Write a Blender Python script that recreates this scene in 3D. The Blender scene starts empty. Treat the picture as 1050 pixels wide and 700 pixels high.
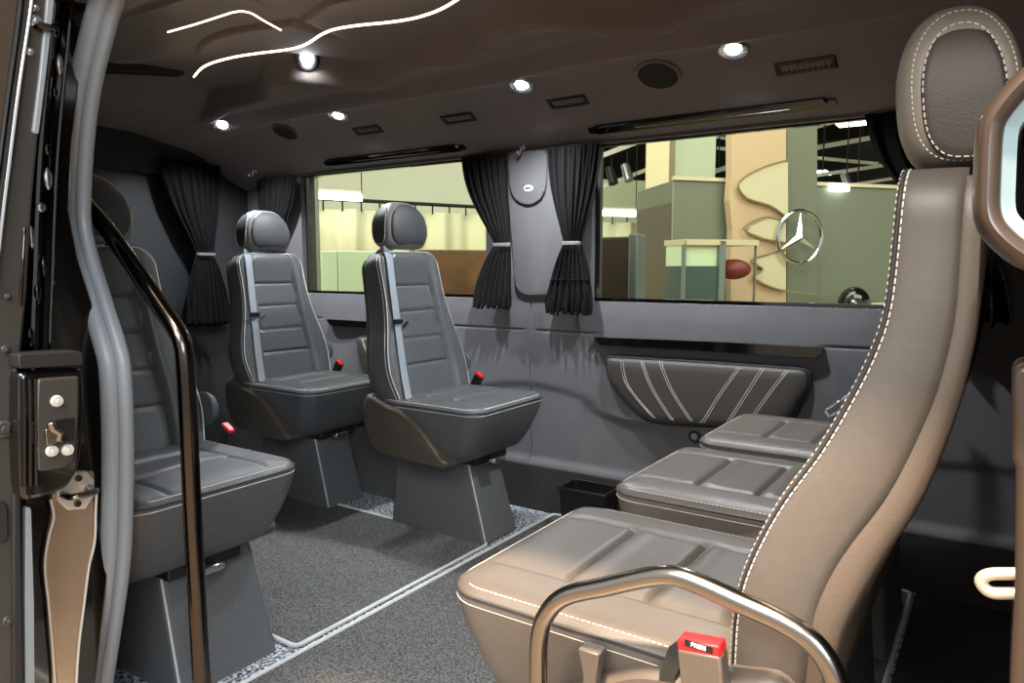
import bpy, bmesh, math, random
from mathutils import Vector, Matrix
from math import sin, cos, pi, radians, sqrt, exp
random.seed(7)
scene = bpy.context.scene
COL = scene.collection

# ------------------------------------------------------------------ camera model (image 1050 x 700)
FPX = 745.0; PIT = radians(5.8); YAW = radians(34.0); HC = .88
def ray(px, py):
    u = (px-525)/FPX; v = (350-py)/FPX
    f = cos(PIT)+v*sin(PIT); z = -sin(PIT)+v*cos(PIT)
    return (-f*sin(YAW)+u*cos(YAW), f*cos(YAW)+u*sin(YAW), z)
def on_y(px, py, Y):
    r = ray(px, py); t = Y/r[1]; return Vector((r[0]*t, Y, HC+r[2]*t))
def on_x(px, py, X):
    r = ray(px, py); t = X/r[0]; return Vector((X, r[1]*t, HC+r[2]*t))
def on_z(px, py, Z):
    r = ray(px, py); t = (Z-HC)/r[2]; return Vector((r[0]*t, r[1]*t, Z))
def at_d(px, py, D):
    r = ray(px, py); return Vector((r[0]*D, r[1]*D, HC+r[2]*D))

# ------------------------------------------------------------------ materials
def lin(c):
    return tuple((x/12.92 if x <= .04045 else ((x+.055)/1.055)**2.4) for x in [k/255 for k in c])+(1,)
MATS = {}
def mat(name, rgb, rough=.5, metal=0, bump=0, scale=200, mottle=0, mscale=30, spec=.5, coat=0, rgb2=None, sheen=0, kind='noise', detail=3, emit=None, estr=0):
    m = bpy.data.materials.new(name); m.use_nodes = True
    nt = m.node_tree; N = nt.nodes; L = nt.links
    b = N['Principled BSDF']
    b.inputs['Base Color'].default_value = lin(rgb)
    b.inputs['Roughness'].default_value = rough
    b.inputs['Metallic'].default_value = metal
    b.inputs['Specular IOR Level'].default_value = spec
    b.inputs['Coat Weight'].default_value = coat
    b.inputs['Coat Roughness'].default_value = .05
    b.inputs['Sheen Weight'].default_value = sheen
    if emit:
        b.inputs['Emission Color'].default_value = lin(emit); b.inputs['Emission Strength'].default_value = estr
    tc = N.new('ShaderNodeTexCoord')
    if mottle or rgb2:
        n = N.new('ShaderNodeTexNoise'); n.inputs['Scale'].default_value = mscale; n.inputs['Detail'].default_value = detail
        L.new(tc.outputs['Object'], n.inputs['Vector'])
        r = N.new('ShaderNodeValToRGB')
        c1 = lin(rgb); c2 = lin(rgb2) if rgb2 else tuple(min(1, x*(1+mottle)) for x in c1[:3])+(1,)
        r.color_ramp.elements[0].color = c1; r.color_ramp.elements[1].color = c2
        r.color_ramp.elements[0].position = .42; r.color_ramp.elements[1].position = .62
        L.new(n.outputs['Fac'], r.inputs['Fac']); L.new(r.outputs['Color'], b.inputs['Base Color'])
    if bump:
        if kind == 'voronoi':
            n = N.new('ShaderNodeTexVoronoi'); n.inputs['Scale'].default_value = scale; o = n.outputs['Distance']
        else:
            n = N.new('ShaderNodeTexNoise'); n.inputs['Scale'].default_value = scale; n.inputs['Detail'].default_value = 4; o = n.outputs['Fac']
        L.new(tc.outputs['Object'], n.inputs['Vector'])
        bp = N.new('ShaderNodeBump'); bp.inputs['Strength'].default_value = bump; bp.inputs['Distance'].default_value = .002
        L.new(o, bp.inputs['Height']); L.new(bp.outputs['Normal'], b.inputs['Normal'])
    MATS[name] = m
    return m
def glass_mat(name, tint, refl):
    m = bpy.data.materials.new(name); m.use_nodes = True
    nt = m.node_tree; N = nt.nodes; L = nt.links
    N.remove(N['Principled BSDF'])
    t = N.new('ShaderNodeBsdfTransparent'); t.inputs['Color'].default_value = tint
    g = N.new('ShaderNodeBsdfGlossy'); g.inputs['Roughness'].default_value = .02
    f = N.new('ShaderNodeFresnel'); f.inputs['IOR'].default_value = refl
    x = N.new('ShaderNodeMixShader')
    L.new(f.outputs[0], x.inputs[0]); L.new(t.outputs[0], x.inputs[1]); L.new(g.outputs[0], x.inputs[2])
    L.new(x.outputs[0], N['Material Output'].inputs['Surface'])
    MATS[name] = m
    return m

mat('leather', (76, 79, 81), .38, bump=.25, scale=420, mottle=.12, mscale=60, kind='voronoi')
mat('leather_panel', (58, 60, 63), .5, bump=.3, scale=420, mottle=.1, mscale=60, kind='voronoi')
mat('leather_bench', (80, 75, 70), .46, bump=.10, scale=620, mottle=.05, mscale=70, kind='voronoi')
mat('leather_bench_dark', (48, 43, 39), .5, bump=.1, scale=520, mottle=.1, mscale=70, kind='voronoi')
mat('leather_band', (116, 113, 105), .45, bump=.1, scale=420, kind='voronoi')
mat('leather_rim', (118, 120, 118), .35, bump=.1, scale=420, kind='voronoi')
mat('bronze', (56, 46, 39), .28, coat=.2)
mat('lip_blue_reflection', (118, 138, 144), .25)  # light-blue reflection on the handle's inner edge, painted as colour
mat('cream_metal', (176, 168, 150), .35, metal=.3)
mat('stitch', (205, 203, 196), .7)
mat('seam', (40, 40, 42), .6)
mat('shell', (72, 66, 58), .38, bump=.15, scale=300)
mat('shell_bench', (84, 75, 67), .42, bump=.15, scale=300)
mat('pedestal', (84, 86, 88), .6, bump=.3, scale=260, mottle=.15, mscale=200)
mat('black_plastic', (20, 20, 21), .4)
mat('gloss_black', (8, 8, 9), .08, coat=.6)
mat('chrome', (200, 200, 200), .12, metal=1)
mat('steel', (150, 146, 140), .2, metal=1)
mat('dark_steel', (78, 74, 72), .16, metal=1)
mat('webbing', (128, 136, 142), .75, bump=.4, scale=500)
mat('red', (225, 30, 34), .4)
mat('white', (240, 240, 236), .5)
mat('wall_fabric', (92, 92, 95), .85, bump=.25, scale=500, mottle=.12, mscale=8, sheen=.2)
mat('ceiling_fabric', (112, 104, 101), .8, bump=.2, scale=500, mottle=.08, mscale=6, sheen=.2)
mat('skirt_carpet', (48, 45, 43), .95, bump=.6, scale=300)
mat('rear_trim', (38, 39, 41), .8, bump=.2, scale=300)
mat('glitter_carpet', (38, 42, 48), .9, rgb2=(200, 208, 216), mscale=120, bump=1, scale=120, detail=2)
mat('mat_carpet', (50, 51, 52), .95, rgb2=(106, 106, 105), mscale=275, bump=.7, scale=420, detail=2)
mat('mat_edge', (190, 192, 192), .7)
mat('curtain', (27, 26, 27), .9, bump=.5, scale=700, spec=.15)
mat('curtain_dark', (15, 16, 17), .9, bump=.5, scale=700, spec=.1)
mat('tie', (120, 122, 124), .6)
mat('armrest', (70, 66, 62), .5, bump=.3, scale=420, kind='voronoi')
mat('rubber', (132, 140, 147), .38, bump=.15, scale=220)
mat('rubber_dark', (30, 31, 32), .6)
mat('paint_black', (14, 13, 12), .1, coat=.8)
mat('paint_grey', (62, 60, 57), .3, bump=.1, scale=40)
mat('jamb_tan_reflection', (178, 154, 128), .2, metal=.45, bump=.05, scale=8)  # tan is the hall floor's reflection in the jamb, put into the colour
mat('zinc', (222, 222, 216), .35, metal=.35)
mat('led', (255, 255, 255), .5, emit=(240, 246, 255), estr=26)
mat('led_warm', (255, 255, 255), .5, emit=(255, 226, 190), estr=4.5)
mat('tube_light', (255, 255, 255), .5, emit=(240, 246, 255), estr=9)
mat('bezel', (196, 198, 204), .25, metal=.9)
mat('mesh_black', (26, 26, 27), .7, bump=1, scale=900, kind='voronoi')
mat('bulkhead', (16, 19, 20), .6)
mat('shaded_floor', (26, 26, 26), .95, bump=.7, scale=300, mottle=.6, mscale=200)  # floor mat lying in shade behind the seats, darkness put into the colour
mat('dark_pane', (40, 43, 46), .4)
mat('hall_wall', (216, 217, 200), .7)
mat('hall_green_wall', (206, 214, 186), .6)
mat('hall_cloth', (208, 203, 172), .85)
mat('hall_box', (112, 117, 103), .5)
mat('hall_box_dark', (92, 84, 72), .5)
mat('hall_panel', (128, 138, 122), .6)
mat('hall_pale_green', (204, 224, 190), .5)
mat('hall_wood', (112, 80, 50), .45, rgb2=(84, 58, 36), mscale=3)
mat('hall_brown', (66, 56, 46), .4)
mat('hall_edge', (112, 124, 122), .4)
mat('hall_cream', (206, 192, 156), .6)
mat('hall_tan_reflection', (196, 170, 140), .6)
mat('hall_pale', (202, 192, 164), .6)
mat('hall_dark', (30, 29, 27), .9)
mat('hall_beam', (196, 192, 180), .6)
mat('hall_floor', (186, 152, 116), .35, mottle=.1, mscale=2)
mat('hall_teal', (66, 84, 82), .2)
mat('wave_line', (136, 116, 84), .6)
glass_mat('window_glass', (.88, .92, .83, 1), 1.12)
M = MATS

# ------------------------------------------------------------------ mesh kit
class MB:
    def __init__(s): s.v = []; s.f = []
    def add(s, vs, fs):
        o = len(s.v); s.v += [Vector(p) for p in vs]; s.f += [tuple(o+i for i in f) for f in fs]; return s
    def box(s, c, d, R=None):
        c = Vector(c); vs = []
        for x in (-.5, .5):
            for y in (-.5, .5):
                for z in (-.5, .5):
                    p = Vector((x*d[0], y*d[1], z*d[2]))
                    vs.append(c+(R @ p if R else p))
        return s.add(vs, [(0,1,3,2),(4,6,7,5),(0,4,5,1),(2,3,7,6),(0,2,6,4),(1,5,7,3)])
    def span(s, a, b): return s.box([(a[i]+b[i])/2 for i in range(3)], [abs(b[i]-a[i]) for i in range(3)])
    def loft(s, rings, cap0=True, cap1=True, closed=True):
        n = len(rings[0]); o = []
        vs = [p for r in rings for p in r]; fs = []
        for i in range(len(rings)-1):
            for j in range(n if closed else n-1):
                k = (j+1) % n
                fs.append((i*n+j, i*n+k, (i+1)*n+k, (i+1)*n+j))
        if cap0: fs.append(tuple(range(n-1, -1, -1)))
        if cap1: fs.append(tuple((len(rings)-1)*n+j for j in range(n)))
        return s.add(vs, fs)
    def tube(s, path, r, seg=12, closed=False, flat=None):
        P = [Vector(p) for p in path]; n = len(P)
        rs = r if isinstance(r, (list, tuple)) else [r]*n
        rings = []; up = None
        for i in range(n):
            a = P[i-1] if (i > 0 or closed) else P[i]; b = P[(i+1) % n] if (i < n-1 or closed) else P[i]
            t = (b-a).normalized()
            if up is None: up = Vector((0,0,1)) if abs(t.z) < .9 else Vector((1,0,0))
            x = (up-t*up.dot(t)).normalized(); up = x; y = t.cross(x)
            rings.append([P[i]+(x*cos(2*pi*k/seg)+y*sin(2*pi*k/seg))*rs[i] for k in range(seg)])
        if closed:
            rings.append(rings[0]); return s.loft(rings, False, False)
        return s.loft(rings)
    def ribbon(s, path, nrm, w, t):
        """flat strap along a path: width w, thickness t, facing nrm"""
        P = [Vector(p) for p in path]; rings = []; nv = Vector(nrm).normalized()
        for i in range(len(P)):
            a = P[max(i-1,0)]; b = P[min(i+1,len(P)-1)]; d = (b-a).normalized()
            sd = d.cross(nv).normalized(); n2 = sd.cross(d).normalized()
            rings.append([P[i]+sd*w/2+n2*t/2, P[i]-sd*w/2+n2*t/2, P[i]-sd*w/2-n2*t/2, P[i]+sd*w/2-n2*t/2])
        return s.loft(rings)
    def prism(s, poly, axis, a, b):
        """polygon of 2-D points extruded along axis ('x','y','z') from a to b"""
        def P(p, q):
            return {'x': (q, p[0], p[1]), 'y': (p[0], q, p[1]), 'z': (p[0], p[1], q)}[axis]
        return s.loft([[Vector(P(p, a)) for p in poly], [Vector(P(p, b)) for p in poly]])
    def grid(s, nu, nv, fn):
        vs = [fn(i/nu, j/nv) for i in range(nu+1) for j in range(nv+1)]
        fs = [(i*(nv+1)+j, (i+1)*(nv+1)+j, (i+1)*(nv+1)+j+1, i*(nv+1)+j+1) for i in range(nu) for j in range(nv)]
        return s.add(vs, fs)
    def ball(s, c, r, nu=16, nv=10, a0=-pi/2, a1=pi/2):
        c = Vector(c); rr = r if isinstance(r, (tuple, list)) else (r,r,r)
        rings = []
        for i in range(nv+1):
            a = a0+(a1-a0)*i/nv; k = max(cos(a), .02)
            rings.append([c+Vector((rr[0]*k*cos(2*pi*j/nu), rr[1]*k*sin(2*pi*j/nu), rr[2]*sin(a))) for j in range(nu)])
        return s.loft(rings)
    def disc(s, c, axis, r, h, seg=24, r2=None, up=None, ry=None):
        """short cylinder: centre of the base c, axis vector"""
        c = Vector(c); t = Vector(axis).normalized()
        u = Vector(up) if up else (Vector((0,0,1)) if abs(t.z) < .9 else Vector((1,0,0)))
        x = (u-t*u.dot(t)).normalized(); y = t.cross(x)
        r2 = r if r2 is None else r2; k = (ry/r) if ry else 1
        return s.loft([[c+(x*cos(2*pi*j/seg)*k+y*sin(2*pi*j/seg))*r for j in range(seg)],
                       [c+t*h+(x*cos(2*pi*j/seg)*k+y*sin(2*pi*j/seg))*r2 for j in range(seg)]])
    def build(s, name, m, parent=None, smooth=True, bevel=0, seg=2, angle=35, loc=None):
        me = bpy.data.meshes.new(name)
        off = Vector(loc) if loc is not None else Vector((0,0,0))
        me.from_pydata([tuple(p-off) for p in s.v], [], s.f); me.update()
        bm = bmesh.new(); bm.from_mesh(me); bmesh.ops.recalc_face_normals(bm, faces=bm.faces); bm.to_mesh(me); bm.free()
        me.materials.append(m if not isinstance(m, str) else M[m])
        if smooth:
            me.polygons.foreach_set('use_smooth', [True]*len(me.polygons))
            me.set_sharp_from_angle(angle=radians(angle))
        o = bpy.data.objects.new(name, me); COL.objects.link(o); o.location = off
        if parent: o.parent = parent
        if bevel:
            b = o.modifiers.new('bevel', 'BEVEL'); b.width = bevel; b.segments = seg; b.limit_method = 'ANGLE'; b.angle_limit = radians(30)
            b.harden_normals = False
        return o
def tag(o, label, cat, group=None):
    o['label'] = label; o['category'] = cat
    if group: o['group'] = group
    return o
def struct(o, label=None):
    o['kind'] = 'structure'
    if label: o['label'] = label
    return o
def empty(name, loc=(0,0,0), rz=0):
    o = bpy.data.objects.new(name, None); COL.objects.link(o); o.location = loc; o.rotation_euler = (0,0,rz)
    o.empty_display_size = .1
    return o
def copy_tree(o, parent=None):
    c = o.copy(); COL.objects.link(c); c.parent = parent
    for ch in list(o.children): copy_tree(ch, c)
    return c
def interp(tab, x):
    if x <= tab[0][0]: return tab[0][1]
    for (a, p), (b, q) in zip(tab, tab[1:]):
        if x <= b:
            t = (x-a)/(b-a); return p+(q-p)*t
    return tab[-1][1]
def smooth_tab(tab, x):
    """Catmull-Rom through a table"""
    n = len(tab)
    if x <= tab[0][0]: return tab[0][1]
    if x >= tab[-1][0]: return tab[-1][1]
    for i in range(n-1):
        if x <= tab[i+1][0]:
            x0, y0 = tab[i]; x1, y1 = tab[i+1]
            m0 = (y1-tab[i-1][1])/(x1-tab[i-1][0]) if i > 0 else (y1-y0)/(x1-x0)
            m1 = (tab[i+2][1]-y0)/(tab[i+2][0]-x0) if i < n-2 else (y1-y0)/(x1-x0)
            h = x1-x0; t = (x-x0)/h
            return (2*t**3-3*t**2+1)*y0+(t**3-2*t**2+t)*h*m0+(-2*t**3+3*t**2)*y1+(t**3-t**2)*h*m1
def sstep(a, b, x):
    t = max(0, min(1, (x-a)/(b-a))); return t*t*(3-2*t)
def spline(pts, n=8, closed=False):
    P = [Vector(p) for p in pts]; out = []; m = len(P)
    for i in range(m if closed else m-1):
        p0 = P[(i-1) % m] if (i > 0 or closed) else P[i]; p1 = P[i]; p2 = P[(i+1) % m]; p3 = P[(i+2) % m] if (i < m-2 or closed) else p2
        for k in range(n):
            t = k/n
            out.append(.5*((2*p1)+(p2-p0)*t+(2*p0-5*p1+4*p2-p3)*t*t+(3*p1-p0-3*p2+p3)*t**3))
    if not closed: out.append(P[-1])
    return out
def fillet(pts, r, n=6, closed=True):
    """round the corners of a polyline"""
    P = [Vector(p) for p in pts]; out = []; m = len(P)
    for i in range(m):
        if not closed and i in (0, m-1): out.append(P[i]); continue
        a, b, c = P[i-1], P[i], P[(i+1) % m]
        rr = r[i] if isinstance(r, (list, tuple)) else r
        d1 = min(rr, (a-b).length*.48); d2 = min(rr, (c-b).length*.48)
        s0 = b+(a-b).normalized()*d1; s1 = b+(c-b).normalized()*d2
        for k in range(n+1):
            t = k/n; out.append(s0*(1-t)**2+b*2*t*(1-t)+s1*t*t)
    return out
def dashes(mb, path, r, on=.006, off=.0035):
    """stitches along a polyline"""
    P = [Vector(p) for p in path]; acc = 0; seg = [P[0]]; draw = True
    for a, b in zip(P, P[1:]):
        L = (b-a).length; pos = 0
        while L-pos > 1e-9:
            need = (on if draw else off)-acc; step = min(need, L-pos); pos += step; acc += step
            p = a+(b-a)*(pos/L)
            if draw: seg.append(p)
            if acc >= (on if draw else off)-1e-9:
                if draw and len(seg) > 1: mb.tube(seg, r, 5)
                draw = not draw; acc = 0; seg = [p]
    return mb

def pad(mb, vs, W, ts, h, skirts, X):
    """cushion: heightfield h(v,y) over |y|<W(v), then skirt loops, mapped to space by X(v,y,h)"""
    nv, nt = len(vs), len(ts)
    G = [[(v, W(v)*t, h(v, W(v)*t)) for t in ts] for v in vs]
    o = len(mb.v)
    vv = [X(*G[i][j]) for i in range(nv) for j in range(nt)]
    ff = [(i*nt+j, (i+1)*nt+j, (i+1)*nt+j+1, i*nt+j+1) for i in range(nv-1) for j in range(nt-1)]
    loop = [(0, j) for j in range(nt)]+[(i, nt-1) for i in range(1, nv)]+[(nv-1, j) for j in range(nt-2, -1, -1)]+[(i, 0) for i in range(nv-2, 0, -1)]
    prev = [i*nt+j for i, j in loop]
    base = [G[i][j] for i, j in loop]
    for sk in skirts:
        cur = []
        for p in base:
            cur.append(len(vv)); vv.append(X(*sk(*p)))
        n = len(loop)
        for k in range(n):
            ff.append((prev[k], prev[(k+1) % n], cur[(k+1) % n], cur[k]))
        prev = cur
    ff.append(tuple(prev))
    mb.add(vv, ff)
    return base

def lsp(a, b, n): return [a+(b-a)*i/(n-1) for i in range(n)]

# ------------------------------------------------------------------ seats  (local: +x forward, front of cushion at x=0, z up)
CW, CD = .198, .40
def cush_W(v):                      # v = distance from the front edge
    r = .055
    w = CW
    if v < r: w -= r-sqrt(max(0, r*r-(r-v)**2))
    if v > CD-.02: w -= .01
    return w
def cush_h(v, y, groove=1.0):
    e = min(cush_W(v)-abs(y)+.0, v*1.0+.004*0, CD-v)
    e = max(e, 0)
    z = .446+.017*(1-exp(-e/.014))
    s = abs(y)
    # lengthwise seams, then the cross grooves between them
    z -= groove*.0045*exp(-((s-.112)/.005)**2)*sstep(.0, .03, v)
    inner = sstep(.118, .105, s)
    for gx in (.145, .26, .36):
        z -= groove*.008*exp(-((v-gx)/.0055)**2)*inner
        z += groove*.003*exp(-((v-gx-.02)/.012)**2)*inner
    return z
def cush_X(v, y, h): return Vector((-v, y, h))
def cush_skirt(z, dy, df):
    return lambda v, y, h: (df*(1-min(v/CD, 1))+v, y*(CW-dy)/CW, z)
def inset_path(off, z, W=CW, D=CD, r=.055, back=.36):
    w = W-off; P = [Vector((-back, -w, z))]
    rr = r-off*.5
    for k in range(13):
        a = pi/2*k/12
        P.append(Vector((-(off+rr)+rr*sin(a), -(w-rr)-rr*cos(a), z)))
    for k in range(13):
        a = pi/2*k/12
        P.append(Vector((-(off+rr)+rr*cos(a), (w-rr)+rr*sin(a), z)))
    P.append(Vector((-back, w, z)))
    return P

SW_PATH = [(.40, -.295), (.44, -.30), (.55, -.335), (.65, -.36), (.78, -.392), (.86, -.412), (.93, -.43)]      # z -> x of the front of the bolster
BN_PATH = [(.40, -.378), (.46, -.383), (.51, -.386), (.553, -.393), (.603, -.410), (.648, -.431), (.698, -.460), (.763, -.489), (.80, -.502), (.83, -.509), (.87, -.512), (.97, -.515)]

def make_seat(style):
    bench = style == 'bench'
    root = empty('bench_seat' if bench else 'swivel_seat')
    lm = 'leather_bench' if bench else 'leather'
    pm = 'leather_bench' if bench else 'leather_panel'
    # cushion
    vs = sorted(set([0, .002, .005, .01, .016, .024, .034, .045]+lsp(.055, CD, 62)))
    ts = [-1, -.992, -.98, -.96, -.93]+lsp(-.9, .9, 69)+[.93, .96, .98, .992, 1]
    mb = MB()
    pad(mb, vs, cush_W, ts, cush_h,
        [cush_skirt(.440, -.0015, -.0015), cush_skirt(.432, -.001, 0), cush_skirt(.40, .004, .008), cush_skirt(.35, .014, .030), cush_skirt(.31, .026, .052), cush_skirt(.285, .038, .072), cush_skirt(.275, .055, .095)], cush_X)
    cu = mb.build('cushion', lm, root, angle=50)
    st = MB()
    z1 = lambda o: .446+.017*(1-exp(-o/.014))+.0004
    zz = .4375
    pw = inset_path(-.0008, .4445); MB_w = MB(); MB_w.tube(pw, .0022, 6); MB_w.build('piping', 'seam', cu)
    if bench:
        dashes(st, inset_path(.009, z1(.009)), .0009, .005, .0025)
        st.tube(inset_path(-.0008, .434), .0007, 5)
    else:
        st.tube(inset_path(.008, z1(.008)), .0011, 5); st.tube(inset_path(-.0008, .436), .0011, 5)
    st.build('stitching', 'stitch', cu)
    # backrest
    path = BN_PATH if bench else SW_PATH
    z0, z1_ = path[0][0], path[-1][0]
    def bW(z):
        w = smooth_tab([(.40, .168), (.46, .18), (.54, .193), (.61, .184), (.70, .160), (.79, .146), (.93, .144)] if not bench else [(.40, .172), (.48, .186), (.56, .188), (.66, .18), (.78, .163), (.88, .150), (.97, .145)], z)
        d = z1_-z; r = .045
        if d < r: w -= r-sqrt(max(0, r*r-(r-d)**2))
        return w
    def bh(z, y):
        w = bW(z); e = max(0, min(w-abs(y), (z1_-z)))
        hh = -.007*exp(-e/.005) if bench else -.012*exp(-e/.010)
        s = abs(y)/max(w, .01); ip = .58*smooth_tab([(.40, .95), (.6, .95), (.75, 1.04), (.97, 1.12)], z)
        # centre panel sits behind the bolsters
        hh -= .022*sstep(ip+.12, ip-.05, s)*sstep(z1_, z1_-.12, z)
        hh -= .007*exp(-((s-ip)/.03)**2)
        if s < ip+.02:
            for gz in (.56, .645, .735, .82):
                if not bench or gz > .5: hh -= .006*exp(-((z-gz)/.004)**2)
        return hh
    def bX(z, y, hh):
        a = smooth_tab(path, z+.01); b = smooth_tab(path, z-.01); t = Vector((a-b, 0, .02)).normalized()
        n = Vector((t.z, 0, -t.x))
        return Vector((smooth_tab(path, z), y, z))+n*hh
    th = smooth_tab
    T = (lambda z: th([(.40, .08), (.5, .083), (.6, .080), (.68, .080), (.77, .072), (.83, .064), (.97, .058)], z)) if bench else (lambda z: th([(.40, .08), (.55, .105), (.8, .10), (.93, .085)], z))
    zs = lsp(z0, z1_-.05, 96)+[z1_-.05+.05*k for k in (.2, .4, .55, .68, .79, .88, .94, .98, 1)]
    ts = [-1, -.992, -.98, -.96, -.935]+lsp(-.91, .91, 57)+[.935, .96, .98, .992, 1]
    mb = MB()
    sk = [lambda z, y, h, k=k, q=q: (z, y*q, -.012-(T(z)-.012)*k) for k, q in ((.06, 1.012), (.2, 1.022), (.5, 1.028), (.8, 1.02), (.93, 1.0), (1, .965))]
    pad(mb, zs, bW, ts, bh, sk, bX)
    bk = mb.build('backrest', lm, root, angle=50)
    # seam stitching round the front edge
    def edge_path(off, q, dz=0, side=None):
        P = []
        zz = lsp(.44, z1_-.046, 40)
        top = [z1_-.046+.046*k for k in (.2, .4, .6, .75, .87, .95, .99)]
        for z in zz+top: P.append(bX(z-dz, -(bW(z)*q+.0004), off))
        R = []
        for z in zz+top: R.append(bX(z-dz, (bW(z)*q+.0004), off))
        if side == 'L': return P
        return P+R[::-1]
    st = MB()
    if bench:
        dashes(st, edge_path(-.0085, 1.004), .0008, .0055, .0025)
        dashes(st, edge_path(-.002, .982), .0005, .003, .004)
        sm = MB(); sm.tube(edge_path(-.0055, 1.001), .0014, 6); sm.build('piping', 'seam', bk)
    else:
        st.tube(edge_path(-.0125, 1.006), .0016, 5)
        st.tube(edge_path(-.024, 1.018), .0012, 5)
    st.build('stitching', 'stitch', bk)
    # hard shell on the back
    mb = MB()
    k0 = 1.0
    def shx(z, y, h): return bX(z, y, h)
    ex = (lambda z: th([(.40, .02), (.5, .024), (.6, .030), (.68, .026), (.8, .018), (.97, .014)], z)) if bench else (lambda z: .014)
    sk = [lambda z, y, h, k=k, q=q: (z, y*q, -T(z)*.985-ex(z)*k) for k, q in ((0, 1.012), (.5, 1.012), (.85, 1.0), (1, .96))]
    pad(mb, lsp(z0, z1_-.01, 30), lambda z: bW(z)*.985, lsp(-1, 1, 13), lambda z, y: -T(z)*.94, sk, bX)
    mb.build('back_shell', 'shell_bench' if bench else 'shell', root, angle=50)
    # headrest
    hx = path[-1][1]-(.036 if bench else .036); hz = z1_+(.082 if bench else .085)
    HW, hw, hh_ = .098, .054 if bench else .047, (.082 if bench else .080)
    def arch(z):        # the pad narrows towards its rounded top
        q = z/hh_
        return 1-(.22 if bench else .46)*max(0, (q+.25)/1.25)**2.2
    def prof(k, y, kz=None, dz=0):
        kz = kz or k; P = []
        for j in range(40):
            a = 2*pi*j/40; c, s_ = cos(a), sin(a); n = 2/(2.9 if s_ < 0 else 2.25)
            px = math.copysign(abs(c)**n, c)*hw*k; pz = math.copysign(abs(s_)**n, s_)*hh_*(.9+.1*k)*kz
            px -= (-.10 if bench else .06)*pz+.012*(abs(y)/HW)**2
            P.append(Vector((hx+px*(1-.06*s_), y*arch(pz), hz+pz+dz)))
        return P
    ring = [(-1, .60), (-.995, .70), (-.97, .80), (-.92, .885), (-.84, .945), (-.7, .985), (-.4, 1), (0, 1), (.4, 1), (.7, .985), (.84, .945), (.92, .885), (.97, .80), (.995, .70), (1, .60)]
    mb = MB(); mb.loft([prof(k, t*HW) for t, k in ring])
    hr = mb.build('headrest', 'leather_band' if bench else 'leather_rim', root, angle=60)
    DZ = -.009 if bench else 0
    for sgn in (-1, 1):
        mb = MB(); mb.loft([prof(k*.90, sgn*HW*t, k*1.16, DZ) for t, k in ((.9, .70), (1.005, .73), (1.025, .70), (1.035, .60), (1.04, .4), (1.042, .1))])
        sp = mb.build('side_panel', 'leather_bench_dark' if bench else 'leather_panel', hr, angle=60)
        st = MB()
        p1 = prof(.70*.90, sgn*HW*1.028, .70*1.16, DZ); p2 = prof(.80, sgn*HW*.978, .90, DZ*.4)
        if bench:
            dashes(st, p1+p1[:1], .0007, .0045, .0025); dashes(st, p2+p2[:1], .0006, .003, .0025)
        else:
            st.tube(p1, .0009, 5, closed=True)
        st.build('stitching', 'stitch', sp)
    if not bench:
        mb = MB()
        def fp(k, d):
            out = []
            for j in range(28):
                a = 2*pi*j/28; c, s_ = cos(a), sin(a); n = 2/3.2
                y = math.copysign(abs(c)**n, c)*.089*k; z = math.copysign(abs(s_)**n, s_)*hh_*.92*k
                base = hw*(1-abs(z/hh_)**2.5)**(1/2.5)*(1-.06*z/hh_)
                out.append(Vector((hx+base-.06*z-.012*(y/HW)**2+d, y*arch(z), hz+z)))
            return out
        mb.loft([fp(1.0, -.012), fp(.99, .001), fp(.95, .003), fp(.8, .0035), fp(.5, .0035), fp(.1, .0035)])
        mb.build('front_panel', 'leather_panel', hr, angle=60)
    for y in (-.055, .055):
        p = MB(); p.tube([(hx-.002, y, z1_-.03), (hx-.002, y, z1_+.03)], .005, 10)
        p.disc((hx-.002, y, z1_-.004), (0,0,1), .010, .008, 16)
        p.build('headrest_post', 'chrome', root)
    # under-seat shell
    mb = MB()
    poly = [(-.445, .47), (-.47, .43), (-.462, .36), (-.435, .30), (-.39, .272), (-.12, .262), (-.10, .282), (-.125, .30), (-.17, .345), (-.225, .395), (-.29, .432), (-.36, .445)]
    poly = [(p.x, p.z) for p in fillet([Vector((a, 0, b)) for a, b in poly], .02, 3)]
    cx, cz = -.30, .35
    def lay(k, y): return [Vector((cx+(a-cx)*k, y, cz+(b-cz)*k)) for a, b in poly]
    mb.loft([lay(.86, -.212), lay(.96, -.205), lay(1, -.194), lay(1, .194), lay(.96, .205), lay(.86, .212)])
    mb.build('side_shell', 'shell_bench' if bench else 'shell', root, angle=40)
    tt = MB(); tt.box((-.24, .015, .262), (.28, .17, .03)); tt.build('turntable', 'black_plastic', root, bevel=.004)
    # pedestal
    pd = MB()
    if bench:
        pts = [((-.42, -.15), (-.12, .15), .262), ((-.44, -.165), (-.09, .165), .0)]
    else:
        pts = [((-.44, -.065), (-.135, .10), .252), ((-.47, -.072), (-.062, .108), .0)]
    rings = []
    for a, b, z in pts:
        rings.append(fillet([Vector((a[0], a[1], z)), Vector((b[0], a[1], z)), Vector((b[0], b[1], z)), Vector((a[0], b[1], z))], .014, 4))
    pd.loft(rings[::-1]); pdo = pd.build('pedestal', 'pedestal', root, angle=40)
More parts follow.
